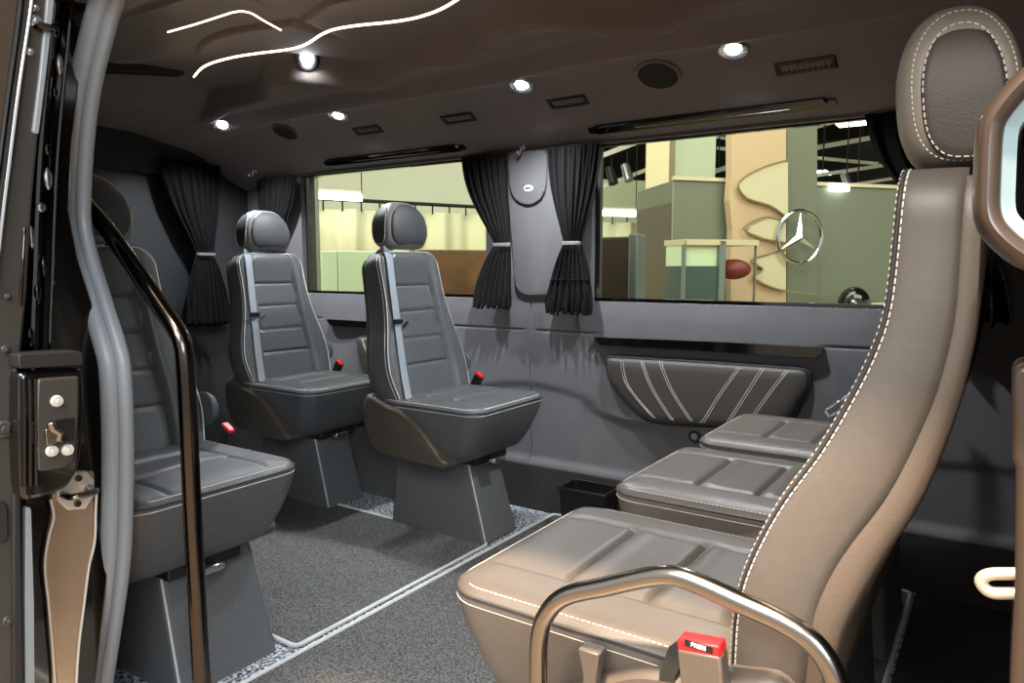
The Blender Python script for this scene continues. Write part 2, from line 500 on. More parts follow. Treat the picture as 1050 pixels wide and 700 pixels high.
    if not bench:
        # highlight along the pedestal's near front corner, built as a pale tube
        pp = MB(); pp.tube([(-.1385, -.0615, .25), (-.0655, -.0685, .004)], .002, 6); pp.build('edge_highlight', 'mat_edge', pdo)
        bf = MB(); bf.box((-.07, .0, .262), (.03, .06, .018)); bf.build('release_lever', 'chrome', root, bevel=.004)
        # belt down the near edge of the backrest
        P = []
        for k in range(22):
            z = .925-.5*k/21; t = k/21
            y = -.112-.052*t**1.0
            e = bX(z, y, bh(z, y)+.006)
            if z < .46: e = e+Vector((.03*(.46-z)/.035, -.006, 0))
            P.append(e)
        P = [bX(.91, -.108, -.05)+Vector((0, 0, .022)), bX(.925, -.109, -.012)+Vector((0,0,.012))]+P
        b = MB(); b.ribbon(P, (1, -.15, .1), .026, .002); bo = b.build('belt', 'webbing', root)
        q = bX(.70, -.112-.052*.45, .006)
        t = MB(); t.box(q+Vector((.004, 0, 0)), (.012, .036, .016)); to = t.build('belt_clip', 'black_plastic', bo, bevel=.003)
        t = MB(); t.box(q+Vector((.012, .024, -.012)), (.003, .032, .012), Matrix.Rotation(.6, 3, 'X')); t.build('tongue', 'chrome', bo, bevel=.001)
        t = MB(); t.box(bX(.435, -.172, .02), (.02, .026, .04)); t.build('belt_anchor', 'bezel', bo, bevel=.004)
        rc = MB(); rc.disc((-.375, .198, .53), (0, 1, 0), .045, .022, 28, .036); rc.build('recliner_cover', 'leather', root, bevel=.004)
    # buckle
    by = .205 if not bench else -.205
    return root, by

def buckle(root, pos, R, size=1.0):
    """belt buckle: stalk, body, red press button with lettering"""
    bo = MB(); bo.box(Vector(pos)+R @ Vector((0,0,-.035*size)), (.034*size, .018*size, .07*size), R)
    b = bo.build('buckle', 'shell_bench' if size > 1 else 'black_plastic', root, bevel=.003)
    r = MB(); r.box(Vector(pos)+R @ Vector((0,0,.003*size)), (.033*size, .0165*size, .009*size), R); rb = r.build('press_button', 'red', b, bevel=.0015)
    return b, rb
def text_mesh(body, size, ex):
    cu = bpy.data.curves.new('lettering', 'FONT'); cu.body = body; cu.size = size; cu.extrude = ex; cu.align_x = 'CENTER'; cu.align_y = 'CENTER'
    o = bpy.data.objects.new('lettering', cu); COL.objects.link(o)
    dg = bpy.context.evaluated_depsgraph_get(); me = bpy.data.meshes.new_from_object(o.evaluated_get(dg))
    bpy.data.objects.remove(o); bpy.data.curves.remove(cu)
    return me

sw, _ = make_seat('swivel')
buckle(sw, (-.295, .212, .487), Matrix.Rotation(.5, 3, 'Y'))
sw.location = (-1.252, 1.872, .006)
tag(sw, 'dark grey leather swivel seat nearest the window pillar with its curtains', 'seat', 'forward facing swivel seats')
s2 = copy_tree(sw); s2.location = (-1.935, 1.835, .006)
tag(s2, 'dark grey leather seat standing behind the swivel seat by the pillar, at the back row', 'seat', 'forward facing swivel seats')
s1 = copy_tree(sw); s1.location = (-1.262, .850, .0)
tag(s1, 'dark grey leather seat partly hidden by the black grab pole and rubber door seal', 'seat', 'forward facing swivel seats')
for ch in s1.children:
    if ch.name.split('.')[0] in ('backrest', 'headrest', 'back_shell', 'headrest_post', 'belt'): ch.location.x -= .03
    if ch.name.startswith('pedestal'): ch.scale = (1, 1.35, 1); ch.location = (-.02, .03, 0)

bn, _ = make_seat('bench')
BF = -.605
b1 = bn; b1.location = (BF, .925, .006); b1.rotation_euler = (0, 0, pi)
tag(b1, 'big brown grey leather seat in the foreground with tall backrest and stitched headrest', 'seat', 'rear facing seats')
b2 = copy_tree(bn); b2.location = (BF-.005, 1.432, .006)
tag(b2, 'rear facing leather seat in the middle of the three, cushion seen past the foreground backrest', 'seat', 'rear facing seats')
b3 = copy_tree(bn); b3.location = (BF-.005, 1.905, .006)
tag(b3, 'rear facing leather seat farthest off, its cushion below the stitched armrest panel', 'seat', 'rear facing seats')
# foreground seat only: buckle with lettering, wedge and strap on its door side (seat-local: x to the back is negative, door side is +y)
Rb = Matrix.Rotation(radians(-6), 3, 'Y')
def loc1(w): return (BF-w[0], .925-w[1], w[2]-.006)
wb = on_y(720, 664, .703)
bk, rb = buckle(b1, loc1(wb), Matrix.Rotation(.12, 3, 'Y') @ Matrix.Rotation(0, 3, 'X'), 1.35)
tm = text_mesh('PRESS', .0065, .0003); tm.materials.append(M['white'])
sb_ = MB(); sb_.box(Vector(loc1(wb))+Vector((0, .0113, .0065)), (.030, .0008, .0075)); sb_.build('letter_strip', 'black_plastic', rb, smooth=False)
to = bpy.data.objects.new('lettering', tm); COL.objects.link(to); to.parent = rb
to.location = Vector(loc1(wb))+Vector((0, .0120, .0065)); to.rotation_euler = (pi/2, 0, pi)
sp = MB(); sp.ribbon([loc1(on_y(683, 720, .715)), loc1(on_y(685, 690, .715)), loc1(on_y(694, 668, .718)), loc1(on_y(703, 662, .722))], (0, 1, 0), .018, .004)
sp.build('strap', 'rubber_dark', bk)
wq = MB(); a = loc1(on_y(606, 665, .705))
wq.loft([[Vector(a)+Vector((sx*w, sy*d-.004, z)) for sx, sy in ((-1,-1),(1,-1),(1,1),(-1,1))] for w, d, z in ((.007, .006, -.09), (.009, .008, -.03), (.0135, .011, .0))])
wq.build('hook_bracket', 'shell_bench', b1, bevel=.002)

# ------------------------------------------------------------------ steel rails
def thing_rail(name, path, r, m, label, cat, flanges):
    root = empty(name, path[0]); o = Vector(path[0])
    t = MB(); t.tube([Vector(p)-o for p in path], r, 20); t.build('tube', m, root, angle=60)
    for p, ax in flanges:
        f = MB(); f.disc(Vector(p)-o, ax, r*2, .006, 24); f.disc(Vector(p)-o+Vector(ax)*.006, ax, r*1.4, .008, 24); f.build('flange', m, root, bevel=.001)
    tag(root, label, cat); return root
pts = [on_y(*p, .69) for p in ((552, 720), (552, 690), (553, 655), (560, 630), (580, 611), (622, 601), (662, 592), (690, 590), (716, 598), (760, 618), (800, 636), (830, 655), (849, 679), (859, 705), (862, 730))]
pts = [Vector((pts[0].x, .69, .006))]+[Vector((pts[0].x, .69, .15)), Vector((pts[0].x, .69, .3))]+pts+[Vector((pts[-1].x, .69, .3)), Vector((pts[-1].x, .69, .15)), Vector((pts[-1].x, .69, .006))]
thing_rail('side_rail', spline(pts, 5), .0108, 'steel', 'bent polished steel tube rail beside the foreground seat cushion', 'rail', [((pts[0].x, .69, .006), (0,0,1)), ((pts[-1].x, .69, .006), (0,0,1))])
pole = [on_y(*p, .66) for p in ((62, 172), (85, 205), (110, 235), (138, 274), (165, 315), (180, 337), (187, 352), (190, 375), (193, 430), (197, 520), (202, 610), (207, 697))]
e = pole[-1]; d = (pole[-1]-pole[-2])/(pole[-2].z-pole[-1].z)
pole.append(Vector((e.x+.01, .66, .006)))
pole[0].y = .672; pole = [pole[0]+Vector((-.10, .006, .02))]+pole
thing_rail('grab_pole', spline(pole, 5), .0145, 'dark_steel', 'shiny dark grab pole standing on the floor by the sliding door', 'pole', [(pole[-1], (0,0,1)), (pole[0], Vector((1,.1,0)))])

# ------------------------------------------------------------------ floor, mats
f = MB(); f.span((-3.05, .60, -.08), (.55, 2.28, 0)); struct(f.build('floor', 'glitter_carpet', smooth=False), 'coarse glittery grey carpet')
def floor_mat(x0, x1, y0, y1, label):
    root = empty('floor_mat', ((x0+x1)/2, (y0+y1)/2, 0)); o = root.location
    c = fillet([Vector((x0, y0, 0)), Vector((x1, y0, 0)), Vector((x1, y1, 0)), Vector((x0, y1, 0))], .02, 4)
    m = MB(); m.loft([[p-o for p in c], [p-o+Vector((0,0,.006)) for p in c]]); m.build('carpet', 'mat_carpet', root, smooth=False)
    e = MB(); e.tube([p-o+Vector((0,0,.006)) for p in c], .0055, 8, closed=True); e.build('piping', 'mat_edge', root)
    return tag(root, label, 'mat', 'piped carpet mats')
floor_mat(-2.93, -1.312, 1.05, 1.812, 'grey carpet mat with pale piping between the swivel seats')
floor_mat(-1.285, -.16, .665, 2.17, 'grey carpet mat with pale piping running under the foreground seat')
c = MB(); c.span((-.15, .64, 0), (.5, 2.18, .004)); struct(c.build('trim_1', 'shaded_floor', smooth=False), 'floor behind the seats with its shade painted black')
# step and sill in the door opening
c = MB(); c.span((-1.28, .55, -.30), (.12, .64, -.004)); struct(c.build('trim_2', 'black_plastic', bevel=.006), 'black door sill')

# ------------------------------------------------------------------ far wall (with two windows)
WZ0, WZ1 = .766, 1.288
def wall_y(x, z):
    y = 2.2
    zb = smooth_tab([(-2.6, .36), (-1.9, .36), (-1.55, .44), (-1.4, .455), (-1.2, .43), (-1.05, .372), (-.9, .345), (-.4, .345), (0, .36)], x)
    y -= .006*sstep(zb-.012, zb+.02, z)*sstep(.80, .70, z)
    y -= .012*sstep(.20, .17, z)
    y += .006*exp(-((x+1.4)/.0035)**2)*sstep(.80, .77, z)*sstep(.1, .2, z)
    if -1.86 < x < -1.42 or -1.37 < x < -1.16 or x > -.41 or x < -2.5: y += .005*exp(-((z-.657)/.004)**2)
    for a0, a1 in ((-1.12, -.43), (-2.27, -1.77)):
        cx, cz = (a0+a1)/2, .49
        d = (abs((x-cx)/((a1-a0)/2+.035))**5+abs((z-cz)/.115)**5)
        y -= .006*exp(-((d-1)/.3)**2)
    return y
xs = sorted(set(lsp(-3.05, .5, 140)+lsp(-1.42, -1.38, 21)))
zs = sorted(set(lsp(0, .766, 80)+lsp(.645, .67, 13)))
m = MB(); m.grid(len(xs)-1, len(zs)-1, lambda u, v: Vector((xs[round(u*(len(xs)-1))], wall_y(xs[round(u*(len(xs)-1))], zs[round(v*(len(zs)-1))]), zs[round(v*(len(zs)-1))])))
m.span((-3.05, 2.225, 0), (.5, 2.28, WZ0))
m.span((-3.05, 2.2, WZ0-.012), (.5, 2.28, WZ0))
m.span((-3.05, 2.2, WZ1), (.5, 2.28, 1.36))
m.span((-3.05, 2.2, WZ0), (-2.62, 2.28, WZ1)); m.span((-1.60, 2.2, WZ0), (-1.16, 2.28, WZ1)); m.span((-.17, 2.2, WZ0), (.5, 2.28, WZ1))
struct(m.build('wall_right', 'wall_fabric', angle=50), 'grey upholstered side wall')
s = MB(); s.span((-3.0, 2.182, 0), (.3, 2.2, .168)); struct(s.build('baseboard_right', 'skirt_carpet', bevel=.004), 'dark carpeted skirting')
a_ = MB(); a_.prism([(q.x, q.y) for q in fillet([Vector((2.19, 0, 0)), Vector((1.985, 0, 0)), Vector((1.985, .262, 0)), Vector((2.19, .262, 0))], [.001, .001, .04, .001], 5)], 'x', -2.75, -1.74); struct(a_.build('trim_9', 'pedestal', bevel=.01), 'carpeted wheel arch box')
def window(n, x0, x1):
    g = MB(); g.span((x0, 2.238, WZ0), (x1, 2.243, WZ1)); w = struct(g.build('window_%d' % n, 'window_glass', smooth=False), 'clear side window pane')
    fr = MB()
    for a, b in (((x0, 2.225, WZ0-.002), (x1, 2.245, WZ0+.012)), ((x0, 2.225, WZ1-.006), (x1, 2.245, WZ1+.002)), ((x0-.002, 2.225, WZ0), (x0+.008, 2.245, WZ1)), ((x1-.008, 2.225, WZ0), (x1+.002, 2.245, WZ1))): fr.span(a, b)
    fr.build('window_frame', 'gloss_black', w, smooth=False)
window(1, -2.62, -1.60); window(2, -1.16, -.17)
# pillar cover with rounded ends, and the tongue panel with the badge
def outline_xz(pts, Y): return [on_y(px, py, Y) for px, py in pts]
pc = fillet(outline_xz([(520, 160), (577, 156), (584, 296), (574, 302), (540, 303), (531, 296)], 2.2), .03, 5)
def slab_levels(mb, outline, levels):
    c = sum(outline, Vector())/len(outline); ext = max((p-c).length for p in outline)
    rings = []
    for y, ins in levels:
        rings.append([Vector((c.x+(p.x-c.x)*(1-ins/ext*1.0), y, c.z+(p.z-c.z)*(1-ins/ext))) for p in outline])
    mb.loft(rings); return mb
p = slab_levels(MB(), pc, [(2.205, 0), (2.190, 0), (2.184, .006), (2.183, .02)]); struct(p.build('trim_3', 'wall_fabric', angle=40), 'grey pillar cover')
tp = [(-1.52, 1.30), (-1.50, 1.12), (-1.46, 1.09), (-1.40, 1.08), (-1.34, 1.09), (-1.30, 1.12), (-1.28, 1.30)]
tp = outline_xz([(521, 156), (524, 196), (531, 207), (543, 211), (555, 206), (561, 195), (563, 153)], 2.183)
tp = fillet(tp, .03, 4)
p = slab_levels(MB(), tp, [(2.19, 0), (2.178, 0), (2.173, .004), (2.172, .015)]); tpo = struct(p.build('trim_4', 'wall_fabric', angle=40), 'tongue shaped panel on the pillar')
bc = on_y(542, 193, 2.172)
bd = empty('badge', bc)
q = MB(); q.disc((0, .001, 0), (0, -1, 0), .019, .004, 32, .018, up=(0,0,1), ry=.0115); q.build('plate', 'white', bd)
q = MB()
for i, w in enumerate((.004, .003, .005, .004, .003)): q.box((-.011+i*.0055, -.004, .001*(i % 2)), (w, .002, .006))
q.build('lettering', 'seam', bd, smooth=False)
tag(bd, 'small white oval badge on the pillar between the windows', 'badge')
# black trim strips on the wall
def strip(pxs, Y, name, label, cat, depth=.018):
    o = fillet([on_y(px, py, Y) for px, py in pxs], .006, 3); c = sum(o, Vector())/len(o)
    root = MB()
    slab_levels(root, o, [(Y+.006, 0), (Y-depth*.7, 0), (Y-depth, .004)])
    return tag(root.build(name, 'gloss_black', loc=c, angle=30), label, cat, 'glossy black trim strips')
ws = 2.186
strip([(610, 345), (740, 350), (846, 356), (846, 361), (838, 366), (700, 358), (616, 353)], ws, 'trim_strip', 'long glossy black trim strip above the stitched armrest panel', 'trim')
z_a = .645
sx = [(-1.775, z_a-.004), (-1.77, z_a+.012), (-2.44, z_a+.012), (-2.44, z_a+.004), (-2.42, z_a-.014), (-1.80, z_a-.014)]
r_ = MB(); o_ = fillet([Vector((a, ws, b)) for a, b in sx], .006, 3); slab_levels(r_, o_, [(ws+.006, 0), (ws-.012, 0), (ws-.018, .004)])
tag(r_.build('trim_strip', 'gloss_black', loc=sum(o_, Vector())/len(o_), angle=30), 'glossy black trim strip behind the two rear swivel seats', 'trim', 'glossy black trim strips')
# armrest panels
def MX(x): return -2.27+(-.43-x)*.74
def arm_panel(dx, label):
    out = [on_y(px, py, 2.186) for px, py in ((623, 366), (730, 372), (829, 379), (830, 396), (812, 428), (797, 437), (740, 436), (680, 433), (660, 428), (640, 408), (626, 388))]
    if dx:
        out = [Vector((MX(p.x), p.y, p.z)) for p in out][::-1]
    o = fillet(out, .022, 4); c = sum(o, Vector())/len(o)
    root = empty('armrest_panel', (c.x, 2.186, c.z))
    b = MB(); rings = []
    for y, k in ((.006, 1.0), (-.016, .995), (-.022, .965), (-.026, .9), (-.028, .7), (-.028, .1)):
        rings.append([Vector(((p.x-c.x)*k, y, (p.z-c.z)*k)) for p in o])
    b.loft(rings); pd_ = b.build('pad', 'armrest', root, angle=50)
    bd_ = MB(); bd_.tube([Vector(((p.x-c.x)*1.01, -.004, (p.z-c.z)*1.015)) for p in o], .006, 8, closed=True); bd_.build('border', 'rubber_dark', root)
    st = MB(); sm = MB()
    L = [((150, 155), (170, 240), (255, 345)), ((215, 160), (250, 250), (315, 352)), ((275, 160), (312, 252), (378, 356)), ((532, 182), (475, 262), (415, 360)), ((608, 185), (560, 262), (495, 362)), ((688, 192), (632, 265), (572, 347))]
    for tri in L:
        P = [on_y(590+a/3.183, 320+b_/3.183, 2.158) for a, b_ in tri]
        if dx: P = [Vector((MX(p.x), p.y, p.z)) for p in P]
        P = [Vector((p.x-c.x, 0, p.z-c.z)) for p in P]
        S = spline(P, 6)
        zt_, zb_ = max(p.z for p in o)-c.z, min(p.z for p in o)-c.z
        dep = lambda z: interp([(0, -.028), (.7, -.028), (.9, -.026), (.965, -.022), (.995, -.016)], z/(zt_ if z > 0 else zb_))
        S = [Vector((p.x, dep(p.z), p.z)) for p in S]
        st.tube([p+Vector((-.003, 0, 0)) for p in S], .0009, 5); st.tube([p+Vector((.0045, 0, 0)) for p in S], .0009, 5)
        sm.tube([p+Vector((.0008, .001, 0)) for p in S], .0016, 5)
    st.build('stitching', 'stitch', pd_); sm.build('seam', 'seam', pd_)
    return tag(root, label, 'armrest', 'stitched armrest panels')
arm_panel(0, 'dark leather armrest panel with diagonal stitching under the large right window')
arm_panel(1, 'dark leather armrest panel peeking between the two rear swivel seats')
# bin at the wall foot
bw = empty('storage_bin', (-1.115, 2.125, .0))
t = MB()
def rect(k, z): return [Vector((x*k, y*k, z)) for x, y in ((-.085,-.055),(.085,-.055),(.085,.055),(-.085,.055))]
t.loft([rect(.86, .0), rect(1, .135), rect(1.06, .137), rect(1.06, .15), rect(.96, .15), rect(.96, .13), rect(.82, .02)], True, True)
t.build('body', 'black_plastic', bw, bevel=.003); t = MB(); t.box((.0, -.057, .075), (.05, .012, .02)); t.build('latch', 'rubber_dark', bw, bevel=.002)
bw.location.y = 2.115
tag(bw, 'open black plastic bin at the foot of the grey wall', 'bin')
k = on_y(713, 447, 2.2); kb = empty('round_plug', (k.x, 2.186, k.z))
t = MB(); t.disc((0, .006, 0), (0,-1,0), .022, .012, 28, .02); t.build('ring', 'rubber_dark', kb, bevel=.002)
t = MB(); t.disc((0, -.005, 0), (0,-1,0), .012, .004, 20, .010); t.build('cap', 'rubber', kb, bevel=.001)
kb.location.y = wall_y(k.x, k.z)
tag(kb, 'small round dark cap on the wall above the farthest rear facing cushion', 'cap')
# chrome belt tongue
k = on_y(868, 412, 2.05); kt = empty('belt_tongue', k)
Rk = Matrix.Rotation(radians(38), 3, 'Y').transposed()
t = MB(); t.box(Rk @ Vector((.018, 0, .0)), (.045, .014, .03), Rk); t.build('head', 'rubber', kt, bevel=.005)
t = MB()
for z in (-.010, .010): t.box(Rk @ Vector((-.03, 0, z)), (.06, .004, .006), Rk)
t.box(Rk @ Vector((-.058, 0, 0)), (.008, .004, .026), Rk); t.build('blade', 'chrome', kt, bevel=.001)
t = MB(); t.ribbon(spline([Vector((.034, 0, .025)), Vector((.08, .03, .09)), Vector((.13, .06, .17))], 6), (0,-1,0), .04, .002); t.build('belt', 'webbing', kt)
tag(kt, 'chrome belt tongue with grey head hanging by the window wall', 'belt tongue')

# ------------------------------------------------------------------ ceiling
rim_px = [(230, 128), (350, 108), (420, 96), (520, 74), (600, 57), (700, 41), (860, 20), (1000, 5)]
RIM = sorted([(p.x, p.y) for p in (on_z(a, b, 1.462) for a, b in rim_px)])
C1 = [on_z(*p, 1.516) for p in ((200, 78), (207, 70), (218, 64), (240, 58), (265, 54), (290, 51), (306, 48), (318, 43), (330, 35), (345, 29), (370, 25), (400, 22), (425, 18), (445, 12), (458, 6), (468, 0), (480, -8))]
C1e = [(p.x, p.y) for p in C1]+[(-.85, 1.44), (-.6, 1.37), (-.3, 1.42), (0, 1.36), (.4, 1.42)]
C1t = sorted([(-3.1, 1.46), (-2.6, 1.46)]+C1e)
C2 = [on_z(*p, 1.548) for p in ((172, 31), (200, 23), (225, 15), (242, 10), (256, 11), (270, 19), (288, 29), (306, 36))]
C2t = sorted([(p.x, p.y) for p in C2])
BASE = [(0, 1.492), (.20, 1.489), (.30, 1.478), (.34, 1.468), (.40, 1.458), (.48, 1.445), (.56, 1.415), (.63, 1.375), (.69, 1.335), (.74, 1.312), (.79, 1.296), (.86, 1.290)]
def rim_y(x): return smooth_tab(RIM, x) if RIM[0][0] < x < RIM[-1][0] else (RIM[0][1] if x <= RIM[0][0] else RIM[-1][1])
def ceil_z(x, y):
    d = abs(y-1.42)
    ry = max(.30, min(.44, rim_y(x)-1.42))
    # outer frame, then the recessed sculpted centre
    z = smooth_tab(BASE, d)
    end = sstep(-2.72, -2.55, x)
    rec = sstep(ry+.012, ry-.045, d)
    z += rec*.026*end
    z -= .013*exp(-((d-ry-.010)/.016)**2)*end
    if y > 1.0:
        c3 = ry+1.42-.14+.055*sin(x*7.3+1.0)+.03*sin(x*13.1)
        z += .062*sstep(c3+.016, c3-.012, y)*rec*end
        z -= .026*exp(-((y-c3-.032)/.022)**2)*(.5+.5*sin(x*9.1+.6))*rec*end
    cy = smooth_tab(C1t, x)
    z += .030*sstep(cy+.004, cy-.004, y)*sstep(.75, 1.1, y)*end*sstep(-2.32, -2.15, x)
    z -= .018*exp(-((y-(cy-.12))/.06)**2)*(.5+.5*sin(x*8+2))*end
    if C2t[0][0]-.05 < x < C2t[-1][0]+.05:
        c = smooth_tab(C2t, x); w = sstep(C2t[0][0]-.04, C2t[0][0]+.1, x)*sstep(C2t[-1][0]+.04, C2t[-1][0]-.1, x)
        z += .035*w*sstep(c-.003, c+.004, y)*sstep(c+.22, c+.04, y)
    z -= .055*sstep(-2.5, -3.02, x)
    return z
xs = lsp(-3.05, .55, 300)
ys = sorted(set(lsp(.56, 2.28, 150)+lsp(1.08, 1.20, 40)+lsp(1.33, 1.47, 60)+lsp(1.5, 1.84, 60)))
m = MB(); nx, ny = len(xs)-1, len(ys)-1
m.grid(nx, ny, lambda u, v: Vector((xs[round(u*nx)], ys[round(v*ny)], ceil_z(xs[round(u*nx)], ys[round(v*ny)]))))
m.span((-3.05, .56, 1.60), (.55, 2.28, 1.63))
struct(m.build('ceiling', 'ceiling_fabric', angle=60), 'sculpted dark suede headliner')
def ceil_n(x, y):
    h = .02; n = Vector((ceil_z(x+h, y)-ceil_z(x-h, y), ceil_z(x, y+h)-ceil_z(x, y-h), -2*h)).normalized()
    return n
def on_ceiling(px, py):
    lo, hi = .3, 4.5
    for k in range(50):
        d = (lo+hi)/2; p = at_d(px, py, d)
        if p.z > ceil_z(p.x, p.y): hi = d
        else: lo = d
    p = at_d(px, py, lo); return p, ceil_n(p.x, p.y)
def frame_at(p, n, along=(1,0,0)):
    z = Vector(n).normalized(); x = Vector(along); x = (x-z*x.dot(z)).normalized(); y = z.cross(x)
    return Matrix(((x.x, y.x, z.x, p[0]), (x.y, y.y, z.y, p[1]), (x.z, y.z, z.z, p[2]), (0,0,0,1)))
LIGHTS = []
def ceiling_light(px, py, label, bez=True):
    p, n = on_ceiling(px, py); o = empty('ceiling_light'); o.matrix_world = frame_at(p, n)
    t = MB(); rings = []
    for r, z in ((.042, -.004), (.042, .003), (.037, .010), (.024, .008), (.020, -.002)):
        rings.append([Vector((r*cos(2*pi*j/32), r*sin(2*pi*j/32), z)) for j in range(32)])
    t.loft(rings, True, False); t.build('bezel', 'bezel' if bez else 'black_plastic', o, angle=60)
    t = MB(); t.disc((0,0,-.002), (0,0,1), .0202, .014, 28, .014); t.build('lens', 'led', o)
    LIGHTS.append((p, n)); tag(o, label, 'light', 'ceiling spotlights'); return o
ceiling_light(228, 127, 'lit round ceiling spotlight farthest to the back, above the rear seats')
ceiling_light(347, 117, 'lit round ceiling spotlight between the small oval speaker and the first air vent')
ceiling_light(535, 86, 'lit round ceiling spotlight above the window pillar, between two air vents')
ceiling_light(752, 49, 'lit round ceiling spotlight between the large round speaker and the front air vent')
ceiling_light(315, 60, 'lit ceiling spotlight close to the glowing wavy light strip', False)
def speaker(px, py, r, label):
    p, n = on_ceiling(px, py); o = empty('ceiling_speaker'); o.matrix_world = frame_at(p, n)
    t = MB(); t.disc((0,0,-.004), (0,0,1), r, .014, 40, r*.97); t.build('grille', 'mesh_black', o)
    t = MB(); t.tube([(r*1.02*cos(2*pi*j/48), r*1.02*sin(2*pi*j/48), .007) for j in range(48)], .004, 8, closed=True); t.build('ring', 'ceiling_fabric', o)
    return tag(o, label, 'speaker', 'ceiling speakers')
speaker(675, 75, .058, 'large round black speaker grille in the ceiling beside the right front spotlight')
speaker(293, 134, .050, 'small looking oval black speaker grille in the ceiling near the back')
def vent(px, py, label, w=.135, h=.042):
    p, n = on_ceiling(px, py); o = empty('air_vent'); o.matrix_world = frame_at(p, n)
    fr = MB(); a, b = w/2, h/2
    def rc(k, l, z): return [Vector(q) for q in ((-k, -l, z), (k, -l, z), (k, l, z), (-k, l, z))]
    fr.loft([rc(a, b, -.008), rc(a, b, .004), rc(a-.006, b-.005, .007), rc(a-.012, b-.010, .004), rc(a-.013, b-.011, -.006)], True, False); fr.build('frame', 'black_plastic', o, bevel=.001)
    t = MB(); t.box((0, 0, -.006), (w-.02, h-.016, .004)); t.build('backing', 'gloss_black', o, smooth=False)
    for i in range(9):
        s_ = MB(); xx = -a+.024+i*(w-.048)/8
        s_.loft([[Vector((xx+dx, y, z)) for dx, z in ((-.0015, -.005), (.0035, .004), (.0055, .004), (.0008, -.005))] for y in (-b+.009, 0, b-.009)]); s_.build('louvre', 'rubber', o, smooth=False)
    return tag(o, label, 'vent', 'ceiling air vents')
vent(377, 133, 'black ceiling air vent farthest to the back, above the left window')
vent(470, 121, 'black ceiling air vent between the left window strip and the middle spotlight')
vent(582, 104, 'black ceiling air vent between the middle spotlight and the round speaker')
vent(826, 67, 'black ceiling air vent nearest the foreground headrest', .15, .044)
def over_strip(pa, pb, label):
    A, na = on_ceiling(*pa); B, nb = on_ceiling(*pb)
    y = (A.y+B.y)/2; x0, x1 = A.x, B.x
    root = empty('overhead_strip', ((x0+x1)/2, y, 0)); mb = MB(); rings = []
    xs_ = [x0-.01, x0, x0+.02]+lsp(x0+.05, x1-.05, 10)+[x1-.01, x1, x1+.02]
    for i, x in enumerate(xs_):
        hw = .022 if 1 < i < len(xs_)-2 else .012
        n = ceil_n(x, y); s_ = Vector((1,0,0)).cross(n).normalized()
        p = Vector((x, y, ceil_z(x, y)))-Vector((root.location.x, root.location.y, 0))
        rings.append([p-s_*hw-n*.004, p-s_*hw+n*.005, p-s_*hw*.7+n*.010, p+s_*hw*.7+n*.010, p+s_*hw+n*.005, p+s_*hw-n*.004])
    zc = rings[0][0].z; root.location.z = zc
    mb.loft([[q-Vector((0,0,zc)) for q in r] for r in rings]); mb.build('cover', 'gloss_black', root, angle=30)
    ln = MB(); ln.tube([Vector((x, y, ceil_z(x, y)))-root.location+ceil_n(x, y)*.0105 for x in lsp(x0+.15, x1-.1, 8)], .0018, 6); ln.build('light_line', 'bezel', root)
    return tag(root, label, 'trim', 'overhead glossy strips')
over_strip((334, 165), (474, 152), 'glossy black overhead strip above the left window')
over_strip((608, 133), (850, 104), 'glossy black overhead strip above the right window')
# light strips on the steps of the sculpted centre
def led_strip(pts, zoff, label, r=.0032):
    P = spline([(p.x, p.y, 0) for p in pts], 4); rings = []
    Q = [Vector((p.x, p.y-.004, 1.512+zoff)) for p in P]
    c = Q[len(Q)//2]; t = MB(); t.tube([q-c for q in Q], r, 8); o = t.build('light_strip', 'led_warm'); o.location = c
    return tag(o, label, 'light strip', 'wavy ceiling light strips')
led_strip(C1, .001, 'long glowing wavy light strip across the ceiling')
P = [Vector((p.x, p.y, 0)) for p in C2[:-1]]; Q = [Vector((p.x, p.y, 1.543)) for p in spline(P, 4)]
t = MB(); c = Q[len(Q)//2]; t.tube([q-c for q in Q], .0022, 8); o = t.build('light_strip', 'led_warm'); o.location = c
tag(o, 'short arched glowing light strip near the top left of the ceiling', 'light strip', 'wavy ceiling light strips')
# slot in the headliner at the back left
p, n = on_ceiling(136, 67); o = empty('ceiling_slot'); o.matrix_world = frame_at(p, n, (.25, 1, 0))
t = MB(); t.loft([[Vector((x*k, y*k, z)) for x, y in [(q.x, q.y) for q in fillet([Vector((-.17,-.032,0)), Vector((.17,-.032,0)), Vector((.17,.032,0)), Vector((-.17,.032,0))], .03, 5)]] for k, z in ((1, -.006), (1, .022), (.95, .025), (.9, .018))]); t.build('slot', 'rear_trim', o)
tag(o, 'long dark rounded recess in the headliner at the top left', 'ceiling recess')
# coat hooks
def hook(px, py, label):
    p, n = on_ceiling(px, py)
    if p.y > 2.16: p = on_y(px, py, 2.183)
    o = empty('coat_hook', p)
    t = MB(); t.box((0, -.004, .008), (.022, .014, .03)); t.build('plate', 'bezel', o, bevel=.004)
    t = MB(); t.tube(spline([(0, -.008, .018), (0, -.016, 0), (0, -.022, -.018), (0, -.034, -.024), (0, -.040, -.014)], 5), .006, 10); t.build('hook', 'bezel', o)
    return tag(o, label, 'hook', 'grey coat hooks')
hook(537, 152, 'grey coat hook above the window pillar badge'); hook(263, 176, 'grey coat hook in the back corner above the left curtain')

